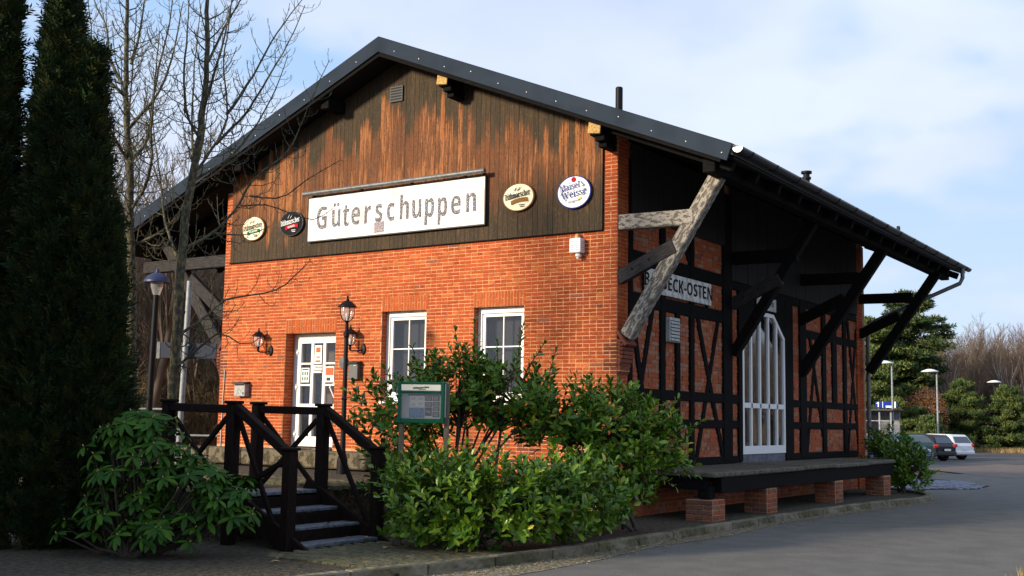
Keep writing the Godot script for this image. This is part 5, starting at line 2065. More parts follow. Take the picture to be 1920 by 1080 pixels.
func leaf_into(mb: MB, xf: Transform3D, w: float, droop: float) -> void:
	var ys := [0.0, 0.30, 0.66, 0.88, 1.0]
	var ws := [0.03, 0.82, 1.0, 0.55, 0.0]
	var l := []
	var m := []
	var r := []
	for i in 5:
		var z: float = -droop * ys[i] * ys[i]
		l.append(xf * V(-ws[i] * w * 0.5, ys[i], z + ws[i] * w * 0.14))
		m.append(xf * V(0, ys[i], z))
		r.append(xf * V(ws[i] * w * 0.5, ys[i], z + ws[i] * w * 0.14))
	var up := xf.basis.z
	for i in 4:
		if i < 3:
			mb.quad(l[i], m[i], m[i + 1], l[i + 1], up)
			mb.quad(m[i], r[i], r[i + 1], m[i + 1], up)
		else:
			mb.tri(l[i], m[i], m[i + 1], up)
			mb.tri(m[i], r[i], m[i + 1], up)


# leaves: [transform, tone]; the 300 nearest the camera become leaves of their own
func place_leaves(root: Node3D, leaves: Array, cols: Array, m: Material, w: float, droop: float) -> void:
	var order := []
	for i in leaves.size():
		order.append([leaves[i][0].origin.distance_to(CAM), i])
	order.sort_custom(func(a, b): return a[0] < b[0])
	var meshes := []
	for c in cols:
		meshes.append(leaf_mesh(c, m, w, droop))
	var rest := MB.new()
	for k in order.size():
		var lf: Array = leaves[order[k][1]]
		if k < 300:
			partm("leaf", meshes[lf[1]], root, lf[0])
		else:
			rest.col = cols[lf[1]]
			leaf_into(rest, lf[0], w, droop)
	part("foliage", rest, m, root, true)


func shoot_leaves(leaves: Array, a: Vector3, dir: Vector3, ln: float, n: int, size: float, tones: int) -> void:
	var e := dir.cross(Vector3.UP if absf(dir.y) < 0.9 else Vector3.RIGHT).normalized()
	var ph := rf(0, TAU)
	for i in n:
		var t := (i + 0.6) / n
		ph += 2.4
		var out := e.rotated(dir, ph)
		var y := (out * (1.0 - 0.45 * t) + dir * (0.45 + 0.5 * t) + V(0, 0.12, 0)).normalized()
		var z := (dir - y * dir.dot(y)).normalized()
		z = (z + V(rf(-0.3, 0.3), rf(0, 0.4), rf(-0.3, 0.3))).normalized()
		z = (z - y * z.dot(y)).normalized()
		var s := size * rf(0.55, 1.3) * (1.0 - 0.3 * t)
		var tone := 0
		var q := rng.randf()
		if q < 0.35:
			tone = 1
		elif q < 0.55:
			tone = 2
		elif q < 0.57:
			tone = 3
		leaves.append([Transform3D(Basis(y.cross(z), y, z) * s, a + dir * ln * t), mini(tone, tones - 1)])


# ellipsoids: [centre, half axes along the camera's right, up and towards the camera, shoots]
func laurel(label: String, base: Vector3, blobs: Array, tips: Array, cols: Array) -> void:
	var root := thing("laurel_bush", label, "shrub", base, "cherry laurel bushes")
	var right := V(0.83, 0, -0.56).normalized()
	var fwd := V(0.56, 0, 0.83).normalized()
	var leaves := []
	var stems := MB.new()
	for b in blobs:
		var c: Vector3 = b[0]
		# two crooked trunks to each part of the bush
		var trunk := []
		for j in 2:
			var foot := base + V(rf(-0.3, 0.3), 0, rf(-0.3, 0.3))
			var m1 := foot.lerp(c, 0.4) + V(rf(-0.15, 0.15), 0, rf(-0.15, 0.15))
			var m2 := foot.lerp(c, 0.75) + V(rf(-0.12, 0.12), 0.03, rf(-0.12, 0.12))
			stems.tube([foot, m1, m2, c], [0.030, 0.024, 0.019, 0.012], 6, false)
			trunk.append(m2); trunk.append(c)
		for i in b[4]:
			var d := V(rf(-1, 1), rf(-1, 1), rf(-0.75, 1)).normalized()
			var k := pow(rng.randf(), 0.4) * (1.0 + 0.12 * sin(d.x * 9.0 + d.y * 7.0))
			var p: Vector3 = c + right * (d.x * b[1] * k) + V(0, d.y * b[2] * k, 0) + fwd * (d.z * b[3] * k)
			if p.y < -0.80 or (p.x < 0.06 and p.z < 0.2 and p.y > -0.9):
				continue
			var dir: Vector3 = ((p - c).normalized() * 0.9 + V(0, 0.75, 0) + V(rf(-0.4, 0.4), rf(-0.2, 0.4), rf(-0.4, 0.4))).normalized()
			var ln := rf(0.16, 0.34)
			shoot_leaves(leaves, p, dir, ln, rng.randi_range(8, 12), 0.138, 4)
			if i % 4 == 0:
				var k0: Vector3 = trunk[rng.randi() % trunk.size()]
				var mid := k0.lerp(p, 0.5) + V(rf(-0.06, 0.06), rf(-0.02, 0.08), rf(-0.06, 0.06))
				stems.tube([k0, mid, p, p + dir * ln * 0.8], [0.012, 0.009, 0.006, 0.003], 5, false)
	for t in tips:
		var a: Vector3 = t[0]
		var dir: Vector3 = (t[1] as Vector3).normalized()
		shoot_leaves(leaves, a, dir, t[2], int(t[2] * 34), 0.12, 4)
		stems.tube([base + V(0, 0.4, 0), base.lerp(a, 0.7), a, a + dir * t[2]], [0.02, 0.013, 0.008, 0.003], 5, false)
	part("stems", stems, M.stem, root)
	place_leaves(root, leaves, cols, M.leaf, 0.44, 0.18)


func shrubs() -> void:
	var cols := [Color(0.082, 0.165, 0.013), Color(0.130, 0.215, 0.015), Color(0.054, 0.125, 0.013), Color(0.38, 0.33, 0.03)]
	laurel("low dense cherry laurel by the kerb at the foot of the menu case", V(0.75, -0.87, 4.75), [
		[V(0.45, -0.42, 5.10), 0.62, 0.50, 0.50, 170], [V(1.02, -0.42, 4.85), 0.62, 0.52, 0.50, 190], [V(1.28, -0.40, 4.15), 0.55, 0.48, 0.45, 140], [V(0.1, -0.25, 4.9), 0.45, 0.42, 0.4, 70], [V(1.32, -0.36, 3.3), 0.5, 0.46, 0.45, 130]], [], cols)
	laurel("tall cherry laurel in front of the two gable windows", V(-0.75, -0.87, 3.2), [
		[V(-1.35, 0.66, 3.55), 0.66, 0.42, 0.50, 115], [V(-0.75, 0.90, 3.2), 0.62, 0.54, 0.55, 150], [V(-0.10, 0.86, 2.8), 0.55, 0.42, 0.50, 115], [V(-1.2, -0.1, 3.8), 0.5, 0.4, 0.45, 70]],
		[[V(-0.45, 1.50, 3.2), V(0.05, 1, 0.1), 0.46], [V(-0.62, 1.30, 3.3), V(-0.5, 1, 0.2), 0.36], [V(0.05, 1.42, 2.9), V(0.25, 1, 0.1), 0.58], [V(0.18, 1.35, 2.8), V(0.7, 0.8, 0.1), 0.4], [V(-0.95, 1.2, 3.4), V(-0.3, 1, 0), 0.36], [V(-1.5, 1.0, 3.6), V(-0.5, 0.8, 0), 0.4], [V(-0.2, 1.3, 3.0), V(0.1, 1, 0.2), 0.42], [V(-0.55, 1.25, 3.35), V(-0.15, 1, 0.1), 0.62], [V(-1.15, 1.1, 3.5), V(-0.2, 1, 0.1), 0.5], [V(0.35, 1.15, 2.6), V(0.3, 1, 0), 0.5], [V(-1.7, 0.8, 3.7), V(-0.7, 0.8, 0.1), 0.42]], cols)
	laurel("broad cherry laurel at the corner of the building beside the loading platform", V(0.85, -0.87, 1.7), [
		[V(0.35, 0.60, 2.3), 0.60, 0.42, 0.50, 150], [V(0.90, 0.55, 1.75), 0.62, 0.48, 0.52, 180], [V(1.30, 0.25, 1.35), 0.48, 0.45, 0.42, 120], [V(0.95, -0.25, 1.9), 0.62, 0.42, 0.45, 120], [V(1.1, -0.62, 2.5), 0.3, 0.22, 0.3, 24]],
		[[V(1.35, 0.62, 1.3), V(0.6, 0.7, -0.2), 0.45], [V(1.55, 0.45, 1.1), V(0.9, 0.5, -0.3), 0.42], [V(0.62, 1.0, 1.9), V(0.1, 1, 0), 0.32], [V(0.2, 1.0, 2.3), V(0.3, 1, 0), 0.34], [V(0.85, 0.95, 1.7), V(0.4, 0.9, 0), 0.3]], cols)
	laurel("rounded laurel bush at the far end of the loading platform", V(1.35, -0.93, -11.6), [
		[V(1.05, -0.12, -11.7), 0.60, 0.45, 0.5, 130], [V(1.40, -0.42, -11.5), 0.42, 0.46, 0.45, 150], [V(0.75, 0.12, -12.1), 0.45, 0.35, 0.4, 70]], [], cols)
	rhododendron()


func rhododendron() -> void:
	var base := V(-1.65, -0.9, 7.7)
	var root := thing("rhododendron", "rhododendron with whorls of long drooping leaves in the dark left corner", "shrub", base)
	var right := V(0.83, 0, -0.56).normalized()
	var fwd := V(0.56, 0, 0.83).normalized()
	var leaves := []
	var stems := MB.new()
	var buds := MB.new()
	var blobs := [[V(-1.62, 0.12, 7.72), 0.60, 0.42, 0.42, 58], [V(-1.20, -0.22, 7.45), 0.60, 0.40, 0.42, 58], [V(-1.70, -0.32, 7.8), 0.50, 0.34, 0.40, 38], [V(-0.85, -0.30, 7.15), 0.36, 0.30, 0.3, 34], [V(-1.60, 0.45, 7.72), 0.42, 0.20, 0.32, 30], [V(-2.05, -0.60, 8.05), 0.32, 0.12, 0.25, 6], [V(-1.35, -0.62, 7.7), 0.5, 0.2, 0.35, 26]]
	for b in blobs:
		for i in b[4]:
			var d := V(rf(-1, 1), rf(-0.7, 1), rf(-0.6, 1)).normalized()
			var k := rf(0.72, 1.05)
			var p: Vector3 = b[0] + right * (d.x * b[1] * k) + V(0, d.y * b[2] * k, 0) + fwd * (d.z * b[3] * k)
			var dir := (d.x * right * 0.5 + d.z * fwd * 0.6 + V(0, 0.8, 0) + V(rf(-0.25, 0.25), 0, rf(-0.25, 0.25))).normalized()
			var e := dir.cross(Vector3.UP if absf(dir.y) < 0.9 else Vector3.RIGHT).normalized()
			var n := rng.randi_range(7, 10)
			var ph := rf(0, TAU)
			for q in n:
				var out := e.rotated(dir, ph + TAU * q / n + rf(-0.2, 0.2))
				var y := (out + dir * rf(-0.35, 0.25)).normalized()
				var z := (dir - y * dir.dot(y)).normalized()
				leaves.append([Transform3D(Basis(y.cross(z), y, z) * rf(0.13, 0.19), p), rng.randi() % 3])
			buds.lathe([[0.0, 0.035], [0.007, 0.022], [0.008, 0.008], [0.0, 0.0]], Transform3D(Basis(e, dir, e.cross(dir)), p), 6)
			if i % 2 == 0:
				var m := base + V(rf(-0.15, 0.15), 0, rf(-0.15, 0.15))
				stems.tube([m, m.lerp(p, 0.5) + V(0, -0.08, 0), p], [0.022, 0.014, 0.006], 5, false)
	part("stems", stems, M.stem, root)
	part("buds", buds, M.dead_leaf, root)
	place_leaves(root, leaves, [Color(0.034, 0.088, 0.015), Color(0.048, 0.11, 0.015), Color(0.024, 0.064, 0.015)], M.rhodo_leaf, 0.34, 0.28)


func litter() -> void:
	# fallen leaves on path, steps and kerb
	var spots := [[V(0.45, -0.865, 6.25), "pale curled leaf alone on the pavers near the kerb"], [V(0.05, -0.865, 5.5), "dry leaf on the pavers in front of the bottom step"], [V(-0.62, -0.82, 5.15), "brown leaf lying on the bottom step at its far end"], [V(-0.74, -0.82, 5.3), "brown leaf lying on the bottom step near its middle"], [V(-0.95, -0.66, 5.5), "light leaf lying on the second step"], [V(0.9, -0.865, 5.75), "small leaf on the pavers under the laurel"], [V(-0.25, -0.885, 6.9), "yellowish leaf on the bare soil left of the path"], [V(0.0, -0.885, 7.15), "leaf on the soil at the lower edge of the view"], [V(2.1, -0.945, 3.3), "lone leaf on the asphalt opposite the laurel"], [V(2.25, -0.945, -0.7), "twin of two dry leaves on the asphalt before the loading platform, the nearer"], [V(2.4, -0.945, -1.3), "twin of two dry leaves on the asphalt before the loading platform, the farther"]]
	for s in spots:
		var p: Vector3 = s[0]
		var mb := MB.new()
		var y := V(rf(-1, 1), 0.15, rf(-1, 1)).normalized()
		var z := (V(rf(-0.3, 0.3), 1, rf(-0.3, 0.3)) - y * 0.15).normalized()
		z = (z - y * z.dot(y)).normalized()
		leaf_into(mb, Transform3D(Basis(y.cross(z), y, z) * rf(0.06, 0.12), p + V(0, 0.012, 0)), 0.6, 0.3)
		solo("fallen_leaf", mb, M.dead_leaf, s[1], "leaf", "fallen leaves")
	# grit, twigs and leaf crumbs swept together along the kerb
	var lit := MB.new()
	for k in 1500:
		var i := rng.randi_range(0, 8)
		var a: Vector2 = KERB[i].lerp(KERB[i + 1], rng.randf())
		var p := V(a.x + 0.02 + absf(rng.randfn(0.0, 0.22)), gnd(a.y) + 0.008, a.y + rf(-0.1, 0.1))
		lit.col = [Color(0.30, 0.26, 0.20), Color(0.16, 0.10, 0.05), Color(0.34, 0.22, 0.09), Color(0.10, 0.09, 0.07)][rng.randi() % 4] * rf(0.7, 1.2)
		var d := V(rf(-1, 1), 0, rf(-1, 1)).normalized() * rf(0.006, 0.022)
		var w := V(-d.z, 0, d.x) * rf(0.3, 0.9)
		var up := V(0, rf(0.003, 0.010), 0)
		lit.tri(p - d, p + w, p + up, V(0, 1, 0)); lit.tri(p + w, p + d, p + up, V(0, 1, 0))
		lit.tri(p + d, p - w, p + up, V(0, 1, 0)); lit.tri(p - w, p - d, p + up, V(0, 1, 0))
	var lo := part("kerb_litter", lit, M.dry_grass, self)
	lo.set_meta("kind", "stuff")
	lo.set_meta("label", "fine grit and leaf crumbs gathered along the kerb")
	lo.set_meta("category", "litter")
	# dry grass at the near right edge of the road
	var g := MB.new()
	for k in 420:
		var p := V(5.9 + rf(0, 1.1), -0.95, 2.6 - rf(0, 1.4))
		if p.x < 6.12 + (2.6 - p.z) * 0.25 + rf(-0.1, 0.1):
			continue
		var d := V(rf(-0.7, 0.7), 1, rf(-0.7, 0.7)).normalized() * rf(0.05, 0.16)
		var w := d.cross(V(rf(-1, 1), 0, rf(-1, 1))).normalized() * 0.004
		g.col = Color(0.30, 0.23, 0.10) * rf(0.6, 1.2)
		g.tri(p - w, p + w, p + d, V(0, 0.3, 1))
	var o := part("dry_grass", g, M.dry_grass, self)
	o.set_meta("kind", "stuff")
	o.set_meta("label", "tuft of dry grass at the right edge of the road")
	o.set_meta("category", "grass")


# ------------------------------------------------------------------ car park
func car(label: String, at: Vector3, yaw: float, paint: Material, L: float, W: float, H: float, style: String) -> void:
	var root := thing("parked_car", label, "car", at, "cars parked in a row")
	root.rotation.y = yaw
	# side outline, front at +x
	var f := L / 2
	var prof: Array
	var glass: Array
	if style == "wagon":
		prof = [[-f, 0.42], [-f + 0.02, 0.85], [-f + 0.10, 0.98], [-f + 0.42, H - 0.10], [-f + 0.62, H - 0.02], [-0.2, H], [0.35, H - 0.04], [1.15, 1.00], [1.6, 0.94], [f - 0.15, 0.78], [f, 0.55], [f - 0.03, 0.28], [-f + 0.05, 0.28]]
		glass = [[-f + 0.42, 0.98], [-f + 0.68, H - 0.12], [0.28, H - 0.12], [0.98, 0.98]]
	elif style == "sedan":
		prof = [[-f, 0.45], [-f + 0.03, 0.85], [-f + 0.5, 0.93], [-f + 1.2, H - 0.04], [-0.1, H], [0.45, H - 0.05], [1.2, 0.98], [1.7, 0.92], [f - 0.12, 0.76], [f, 0.52], [f - 0.03, 0.26], [-f + 0.05, 0.28]]
		glass = [[-f + 0.75, 0.97], [-f + 1.25, H - 0.13], [0.38, H - 0.13], [1.0, 0.97]]
	else:
		prof = [[-f, 0.45], [-f - 0.0, 0.80], [-f + 0.07, 0.92], [-f + 0.34, H - 0.12], [-f + 0.46, H - 0.03], [-0.15, H], [0.38, H - 0.05], [1.12, 1.02], [1.52, 0.95], [f - 0.13, 0.78], [f, 0.55], [f - 0.03, 0.28], [-f + 0.05, 0.28]]
		glass = [[-f + 0.5, 0.98], [-f + 0.62, H - 0.14], [0.28, H - 0.14], [0.95, 0.98]]
	var belt := 0.93
	var mb := MB.new()
	var half := func(y: float) -> float:
		var t := clampf((y - belt) / (H - belt), 0.0, 1.0)
		return W / 2 * (1.0 - 0.20 * t) * (0.95 + 0.05 * clampf((y - 0.25) / 0.35, 0.0, 1.0))
	# loft across the width with rounded shoulders
	var n := prof.size()
	var cx := 0.0
	var rings := []
	for s in [[1.0, 0.90], [0.97, 0.97], [0.86, 1.0], [0.0, 1.012], [-0.86, 1.0], [-0.97, 0.97], [-1.0, 0.90]]:
		var ring := []
		for p in prof:
			var q := V(p[0] * lerpf(1.0, s[1], 0.35), 0.62 + (p[1] - 0.62) * lerpf(1.0, s[1], 0.55), half.call(p[1]) * s[0])
			ring.append(q)
		rings.append(ring)
	for i in rings.size() - 1:
		for k in n:
			var l := (k + 1) % n
			var mid: Vector3 = (rings[i][k] + rings[i + 1][l]) * 0.5
			var e: Vector3 = rings[i][l] - rings[i][k]
			var out := V(-e.y, e.x, 0.0)
			if out.dot(V(mid.x * 0.4, mid.y - 0.62, 0)) < 0:
				out = -out
			mb.quad(rings[i][k], rings[i][l], rings[i + 1][l], rings[i + 1][k], out.normalized() + V(0, 0, signf(mid.z) * 0.3))
	for s in [0, rings.size() - 1]:
		var poly := PackedVector2Array()
		for q in rings[s]:
			poly.append(Vector2(q.x, q.y))
		var idx := Geometry2D.triangulate_polygon(poly)
		for k in range(0, idx.size(), 3):
			mb.tri(rings[s][idx[k]], rings[s][idx[k + 1]], rings[s][idx[k + 2]], V(0, 0, 1 if s == 0 else -1))
	lpart("body", mb, paint, root)
	# side glass, proud of the shell, with a pillar between
	for sd in [-1.0, 1.0]:
		var b0: Vector2 = Vector2(glass[0][0], glass[0][1])
		var b1: Vector2 = Vector2(glass[1][0], glass[1][1])
		var b2: Vector2 = Vector2(glass[2][0], glass[2][1])
		var b3: Vector2 = Vector2(glass[3][0], glass[3][1])
		for seg in [[0.03, 0.30], [0.34, 0.60], [0.64, 0.97]]:
			mb = MB.new()
			var c4 := [b0.lerp(b3, seg[0]), b1.lerp(b2, seg[0]), b1.lerp(b2, seg[1]), b0.lerp(b3, seg[1])]
			var q := []
			for c2 in c4:
				q.append(V(c2.x, c2.y, sd * (half.call(c2.y) + 0.006)))
			mb.quad(q[0], q[1], q[2], q[3], V(0, 0.2, sd))
			lpart("side_window", mb, M.car_glass, root)
	# rear and front screens
	var i0 := 2 if style != "sedan" else 2
	for scr in [[prof[i0], prof[i0 + 1], -1.0], [prof[n - 6], prof[n - 7], 1.0]]:
		mb = MB.new()
		var lo := V(scr[0][0], scr[0][1], 0).lerp(V(scr[1][0], scr[1][1], 0), 0.10) + V(scr[2] * 0.012, 0.02, 0)
		var hi := V(scr[0][0], scr[0][1], 0).lerp(V(scr[1][0], scr[1][1], 0), 0.90) + V(scr[2] * 0.012, 0.02, 0)
		var wl: float = half.call(lo.y) * 0.84
		var wh: float = half.call(hi.y) * 0.80
		mb.quad(lo + V(0, 0, wl), hi + V(0, 0, wh), hi - V(0, 0, wh), lo - V(0, 0, wl), V(scr[2], 0.5, 0))
		lpart("rear_window" if scr[2] < 0 else "windscreen", mb, M.car_glass, root)
	# bumpers, lights, plates
	mb = MB.new()
	mb.cbox(V(-f - 0.02, 0.42, 0), V(0.14, 0.22, W * 0.94), 0.05)
	lpart("rear_bumper", mb, M.trim_black if style != "white" else paint, root)
	mb = MB.new()
	mb.cbox(V(f - 0.02, 0.40, 0), V(0.14, 0.2, W * 0.92), 0.05)
	lpart("front_bumper", mb, paint, root)
	for sd in [-1.0, 1.0]:
		mb = MB.new()
		mb.cbox(V(-f + 0.10, 0.82, sd * (W / 2 - 0.14)), V(0.24, 0.20, 0.24), 0.04)
		lpart("tail_light", mb, M.tail_red, root)
		mb = MB.new()
		mb.cbox(V(f - 0.16, 0.70, sd * (W / 2 - 0.2)), V(0.26, 0.13, 0.30), 0.04)
		lpart("headlight", mb, M.chrome, root)
		mb = MB.new()
		mb.cbox(V(0.78, 1.0, sd * (W / 2 + 0.07)), V(0.1, 0.12, 0.18), 0.03)
		lpart("mirror", mb, paint, root)
	for e in [-1.0, 1.0]:
		mb = MB.new()
		mb.box(V(e * (f + (0.055 if e > 0 else 0.092)), 0.46 if e > 0 else 0.62, 0), V(0.012, 0.11, 0.52))
		lpart("number_plate", mb, M.paper_white, root)
	# wheels
	for wx in [-L * 0.295, L * 0.305]:
		for sd in [-1.0, 1.0]:
			mb = MB.new()
			var xf := Transform3D(Basis(Vector3.RIGHT, PI / 2 * sd), V(wx, 0.31, sd * (W / 2 - 0.10)))
			mb.lathe([[0.20, 0.09], [0.25, 0.105], [0.30, 0.095], [0.315, 0.06], [0.315, -0.09], [0.2, -0.1]], xf, 22)
			var wh := lpart("wheel", mb, M.tyre, root)
			mb = MB.new()
			mb.lathe([[0.0, 0.085], [0.05, 0.085], [0.06, 0.07], [0.17, 0.06], [0.20, 0.095], [0.21, 0.09]], xf, 22)
			lpart("rim", mb, M.rim, wh)
			mb = MB.new()
			for k in 5:
				var a := TAU * k / 5.0
				mb.box(xf * V(cos(a) * 0.125, 0.076, sin(a) * 0.125), V(0.085, 0.05, 0.03), Basis(xf.basis * V(cos(a), 0, sin(a)), xf.basis * V(-sin(a), 0, cos(a)), xf.basis.y))
			lpart("rim_opening", mb, M.tyre, wh)
			mb = MB.new()
			mb.lathe([[0.0, 0.02], [0.36, 0.02], [0.36, -0.02], [0.0, -0.02]], Transform3D(xf.basis, V(wx, 0.33, sd * (W / 2 - 0.012))), 22)
			lpart("wheel_arch", mb, M.tyre, root)


func car_park() -> void:
	# they stand side by side, tails towards the road, seen from behind on the right
	var yaw := PI - 0.42
	var g := -1.25
	car("white hatchback at the right end of the parked row", V(-8.4, g + 0.012, -54.6), yaw, M.car_white, 4.2, 1.78, 1.47, "white")
	car("black hatchback with red tail lights between the white and green cars", V(-8.5, g + 0.012, -50.8), yaw, M.car_black, 4.1, 1.74, 1.46, "hatch")
	car("dark green estate car beside the black hatchback", V(-8.75, g + 0.02, -46.8), yaw, M.car_green, 4.5, 1.72, 1.44, "wagon")
	car("blue car half hidden behind the laurel at the near end of the row", V(-7.8, -1.22, -42.0), -0.35, M.car_blue, 4.3, 1.72, 1.40, "sedan")
	# street lamps
	lamp(V(-11.1, g, -55.8), 5.75, "tall pale street lamp nearest the shelter")
	lamp(V(-9.9, g, -62.0), 5.5, "pale street lamp in the middle, in front of the rust brown beech")
	lamp(V(-9.9, g, -82.6), 5.55, "pale street lamp furthest right among the young pines")
	# bicycle shelter and the platform number board
	var root := thing("shelter", "small grey shelter with windows behind the parked cars", "shelter", V(-12.1, g, -55.6))
	var mb := MB.new()
	mb.cbox(V(-12.2, 0.15, -57.4), V(2.2, 2.8, 0.12), 0.01)
	mb.cbox(V(-13.25, 0.15, -56.5), V(0.12, 2.8, 1.8), 0.01)
	mb.cbox(V(-12.2, -0.55, -55.6), V(2.2, 1.4, 0.08), 0.01)
	part("wall", mb, M.shelter_grey, root)
	for x in [-13.2, -12.5, -11.85, -11.15]:
		mb = MB.new()
		mb.cbox(V(x, 0.75, -55.58), V(0.1, 1.6, 0.1), 0.01)
		part("post", mb, M.shelter_grey, root)
	for k in 3:
		mb = MB.new()
		mb.box(V(-12.85 + k * 0.67, 0.75, -55.6), V(0.55, 1.1, 0.012))
		part("pane", mb, M.pane, root)
		mb = MB.new()
		mb.box(V(-12.85 + k * 0.67, 0.95, -55.59), V(0.56, 0.05, 0.06))
		part("window_bar", mb, M.shelter_grey, root)
	mb = MB.new()
	mb.cbox(V(-12.2, 1.62, -56.4), V(2.6, 0.12, 2.4), 0.02)
	part("roof", mb, M.trim_black, root)
	root = thing("platform_board", "blue platform number board standing above the shelter roof", "sign", V(-11.9, -1.25, -57.6))
	mb = MB.new()
	mb.cbox(V(-12.0, 1.98, -57.6), V(1.3, 0.42, 0.08), 0.01)
	part("panel", mb, M.board_blue, root)
	words(root, "1", V(-12.5, 1.83, -57.55), 0.31, M.ink_white, Basis(), "Droid Sans", 700, true)
	for d in [[-12.2, 1.98, 0.035, 0.40], [-11.8, 1.86, 0.42, 0.12], [-11.43, 1.98, 0.08, 0.40]]:
		mb = MB.new()
		mb.box(V(d[0], d[1], -57.555), V(d[2], d[3], 0.012))
		part("marking", mb, M.ink_white, root)
	mb = MB.new()
	for x in [-12.5, -11.5]:
		mb.tube([V(x, -1.25, -57.7), V(x, 2.1, -57.7)], [0.05, 0.05], 8)
	part("stand", mb, M.galvanised, root)


func lamp(at: Vector3, h: float, label: String) -> void:
	var root := thing("street_lamp", label, "street lamp", at, "street lamps by the car park")
	var mb := MB.new()
	mb.tube([at, at + V(0, h, 0)], [0.075, 0.055], 10)
	part("column", mb, M.galvanised, root)
	mb = MB.new()
	var d := V(-0.83, 0, 0.56)
	mb.lathe([[0.0, 0.16], [0.2, 0.13], [0.5, 0.0], [0.48, -0.04], [0.0, -0.05]], Transform3D(Basis(V(1, 0, 0), V(0, 1, 0), V(0, 0, 1)).scaled(V(1.15, 1, 0.8)), at + V(0, h + 0.02, 0) + d * 0.45), 16)
	part("head", mb, M.white_enamel, root)


# ------------------------------------------------------------------ woods
func bare_proto(sd: int, h: float, m: Material, levels := 4, spread := 0.5, col := Color(1, 1, 1), r0 := 0.13) -> ArrayMesh:
	var r := RandomNumberGenerator.new()
	r.seed = sd
	var mb := MB.new()
	mb.col = col
	_grow(mb, r, Vector3.ZERO, V(r.randf_range(-0.05, 0.05), 1, r.randf_range(-0.05, 0.05)).normalized(), h * 0.62, r0, 0, levels, spread)
	return mb.mesh(m)


func _grow(mb: MB, r: RandomNumberGenerator, p: Vector3, d: Vector3, ln: float, rad: float, lv: int, levels: int, spread: float) -> void:
	var pts := [p]
	var rr := [rad]
	var q := p
	var dd := d
	var n := 4 if lv < 2 else 3
	for i in n:
		dd = (dd + V(r.randf_range(-1, 1), r.randf_range(-0.3, 0.7), r.randf_range(-1, 1)) * 0.11).normalized()
		q += dd * ln / n
		pts.append(q)
		rr.append(rad * (1.0 - 0.62 * (i + 1.0) / n))
	mb.tube(pts, rr, 6 if lv == 0 else (4 if lv == 1 else 3), false)
	if lv >= levels:
		return
	var kids: int = [9, 6, 5, 4, 3][lv]
	for k in kids:
		var t := lerpf(0.32 if lv == 0 else 0.15, 1.0, (k + r.randf()) / kids)
		var i := mini(int(t * n), n - 1)
		var a: Vector3 = pts[i].lerp(pts[i + 1], t * n - i)
		var ax: Vector3 = (pts[i + 1] - pts[i]).normalized()
		var e := ax.cross(V(r.randf_range(-1, 1), r.randf_range(-1, 1), r.randf_range(-1, 1))).normalized()
		var nd := (ax * 0.85 + e * spread * r.randf_range(0.7, 1.4) + V(0, 0.25, 0)).normalized()
		_grow(mb, r, a, nd, ln * r.randf_range(0.36, 0.58) * (1.15 - 0.4 * t), maxf(rad * 0.45 * (1.0 - 0.5 * t), 0.007), lv + 1, levels, spread)


func needle_clump(col: Color, sd: int) -> ArrayMesh:
	var r := RandomNumberGenerator.new()
	r.seed = sd
	var mb := MB.new()
	for k in 16:
		var d := V(r.randf_range(-1, 1), r.randf_range(-0.25, 1), r.randf_range(-1, 1)).normalized()
		var a := V(r.randf_range(-0.25, 0.25), r.randf_range(-0.08, 0.12), r.randf_range(-0.25, 0.25))
		var w := d.cross(V(r.randf_range(-1, 1), r.randf_range(-1, 1), r.randf_range(-1, 1))).normalized() * 0.04
		mb.col = col * r.randf_range(0.6, 1.4)
		var ln := r.randf_range(0.16, 0.36)
		mb.quad(a - w * 0.5, a + d * ln * 0.5 + w, a + d * ln, a + d * ln * 0.5 - w, d + V(0, 0.6, 0))
	return mb.mesh(M.conifer)


# pine: trunk, whorled limbs, clumps along them. crown: from t0 of the height up
func pine(called: String, label: String, category: String, at: Vector3, h: float, rad: float, t0: float, clumps: Array, n: int, scale_: float, conical: float, group: String) -> void:
	var root := thing(called, label, category, at, group)
	var mb := MB.new()
	mb.tube([at, at + V(rf(-0.1, 0.1), h * 0.5, 0), at + V(rf(-0.1, 0.1), h * 0.97, 0)], [h * 0.02 + 0.04, h * 0.014 + 0.02, 0.02], 8)
	var pts := []
	var limbs := int((26.0 if h < 7.0 else 8.0) + h * 2.2)
	for i in limbs:
		var t := t0 + (1.0 - t0) * (i + rf(0, 1)) / limbs
		var a := i * 2.4 + rf(-0.4, 0.4)
		var u := (t - t0) / (1.0 - t0)
		var prof := lerpf(sqrt(maxf(0.02, 1.0 - pow(absf(u - 0.42) / 0.62, 2.0))), 1.0 - u * 0.92, conical)
		var ln := rad * prof * rf(0.75, 1.15)
		var s := at + V(0, t * h, 0)
		var e := s + V(cos(a) * ln, ln * rf(0.0, 0.35), sin(a) * ln)
		mb.tube([s, s.lerp(e, 0.5) + V(0, -0.04 * ln, 0), e], [0.03 + 0.012 * ln, 0.025, 0.01], 4, false)
		pts.append([s, e, ln])
	part("trunk", mb, M.pine_bark, root)
	var sets := []
	for c in clumps.size():
		var xs := []
		for i in n:
			var q: Array = pts[rng.randi() % pts.size()]
			var t := pow(rng.randf(), 0.55)
			var jig: float = 0.12 + 0.16 * q[2]
			var p: Vector3 = q[0].lerp(q[1], t) + V(rf(-jig, jig), rf(-0.12, 0.22), rf(-jig, jig))
			xs.append(Transform3D(Basis(Vector3.UP, rf(0, TAU)) * Basis(Vector3.RIGHT, rf(-0.5, 0.5)) * Basis.from_scale(Vector3.ONE * scale_ * rf(0.7, 1.3)), p))
		sets.append([clumps[c], xs])
	baked("crown", sets, root)


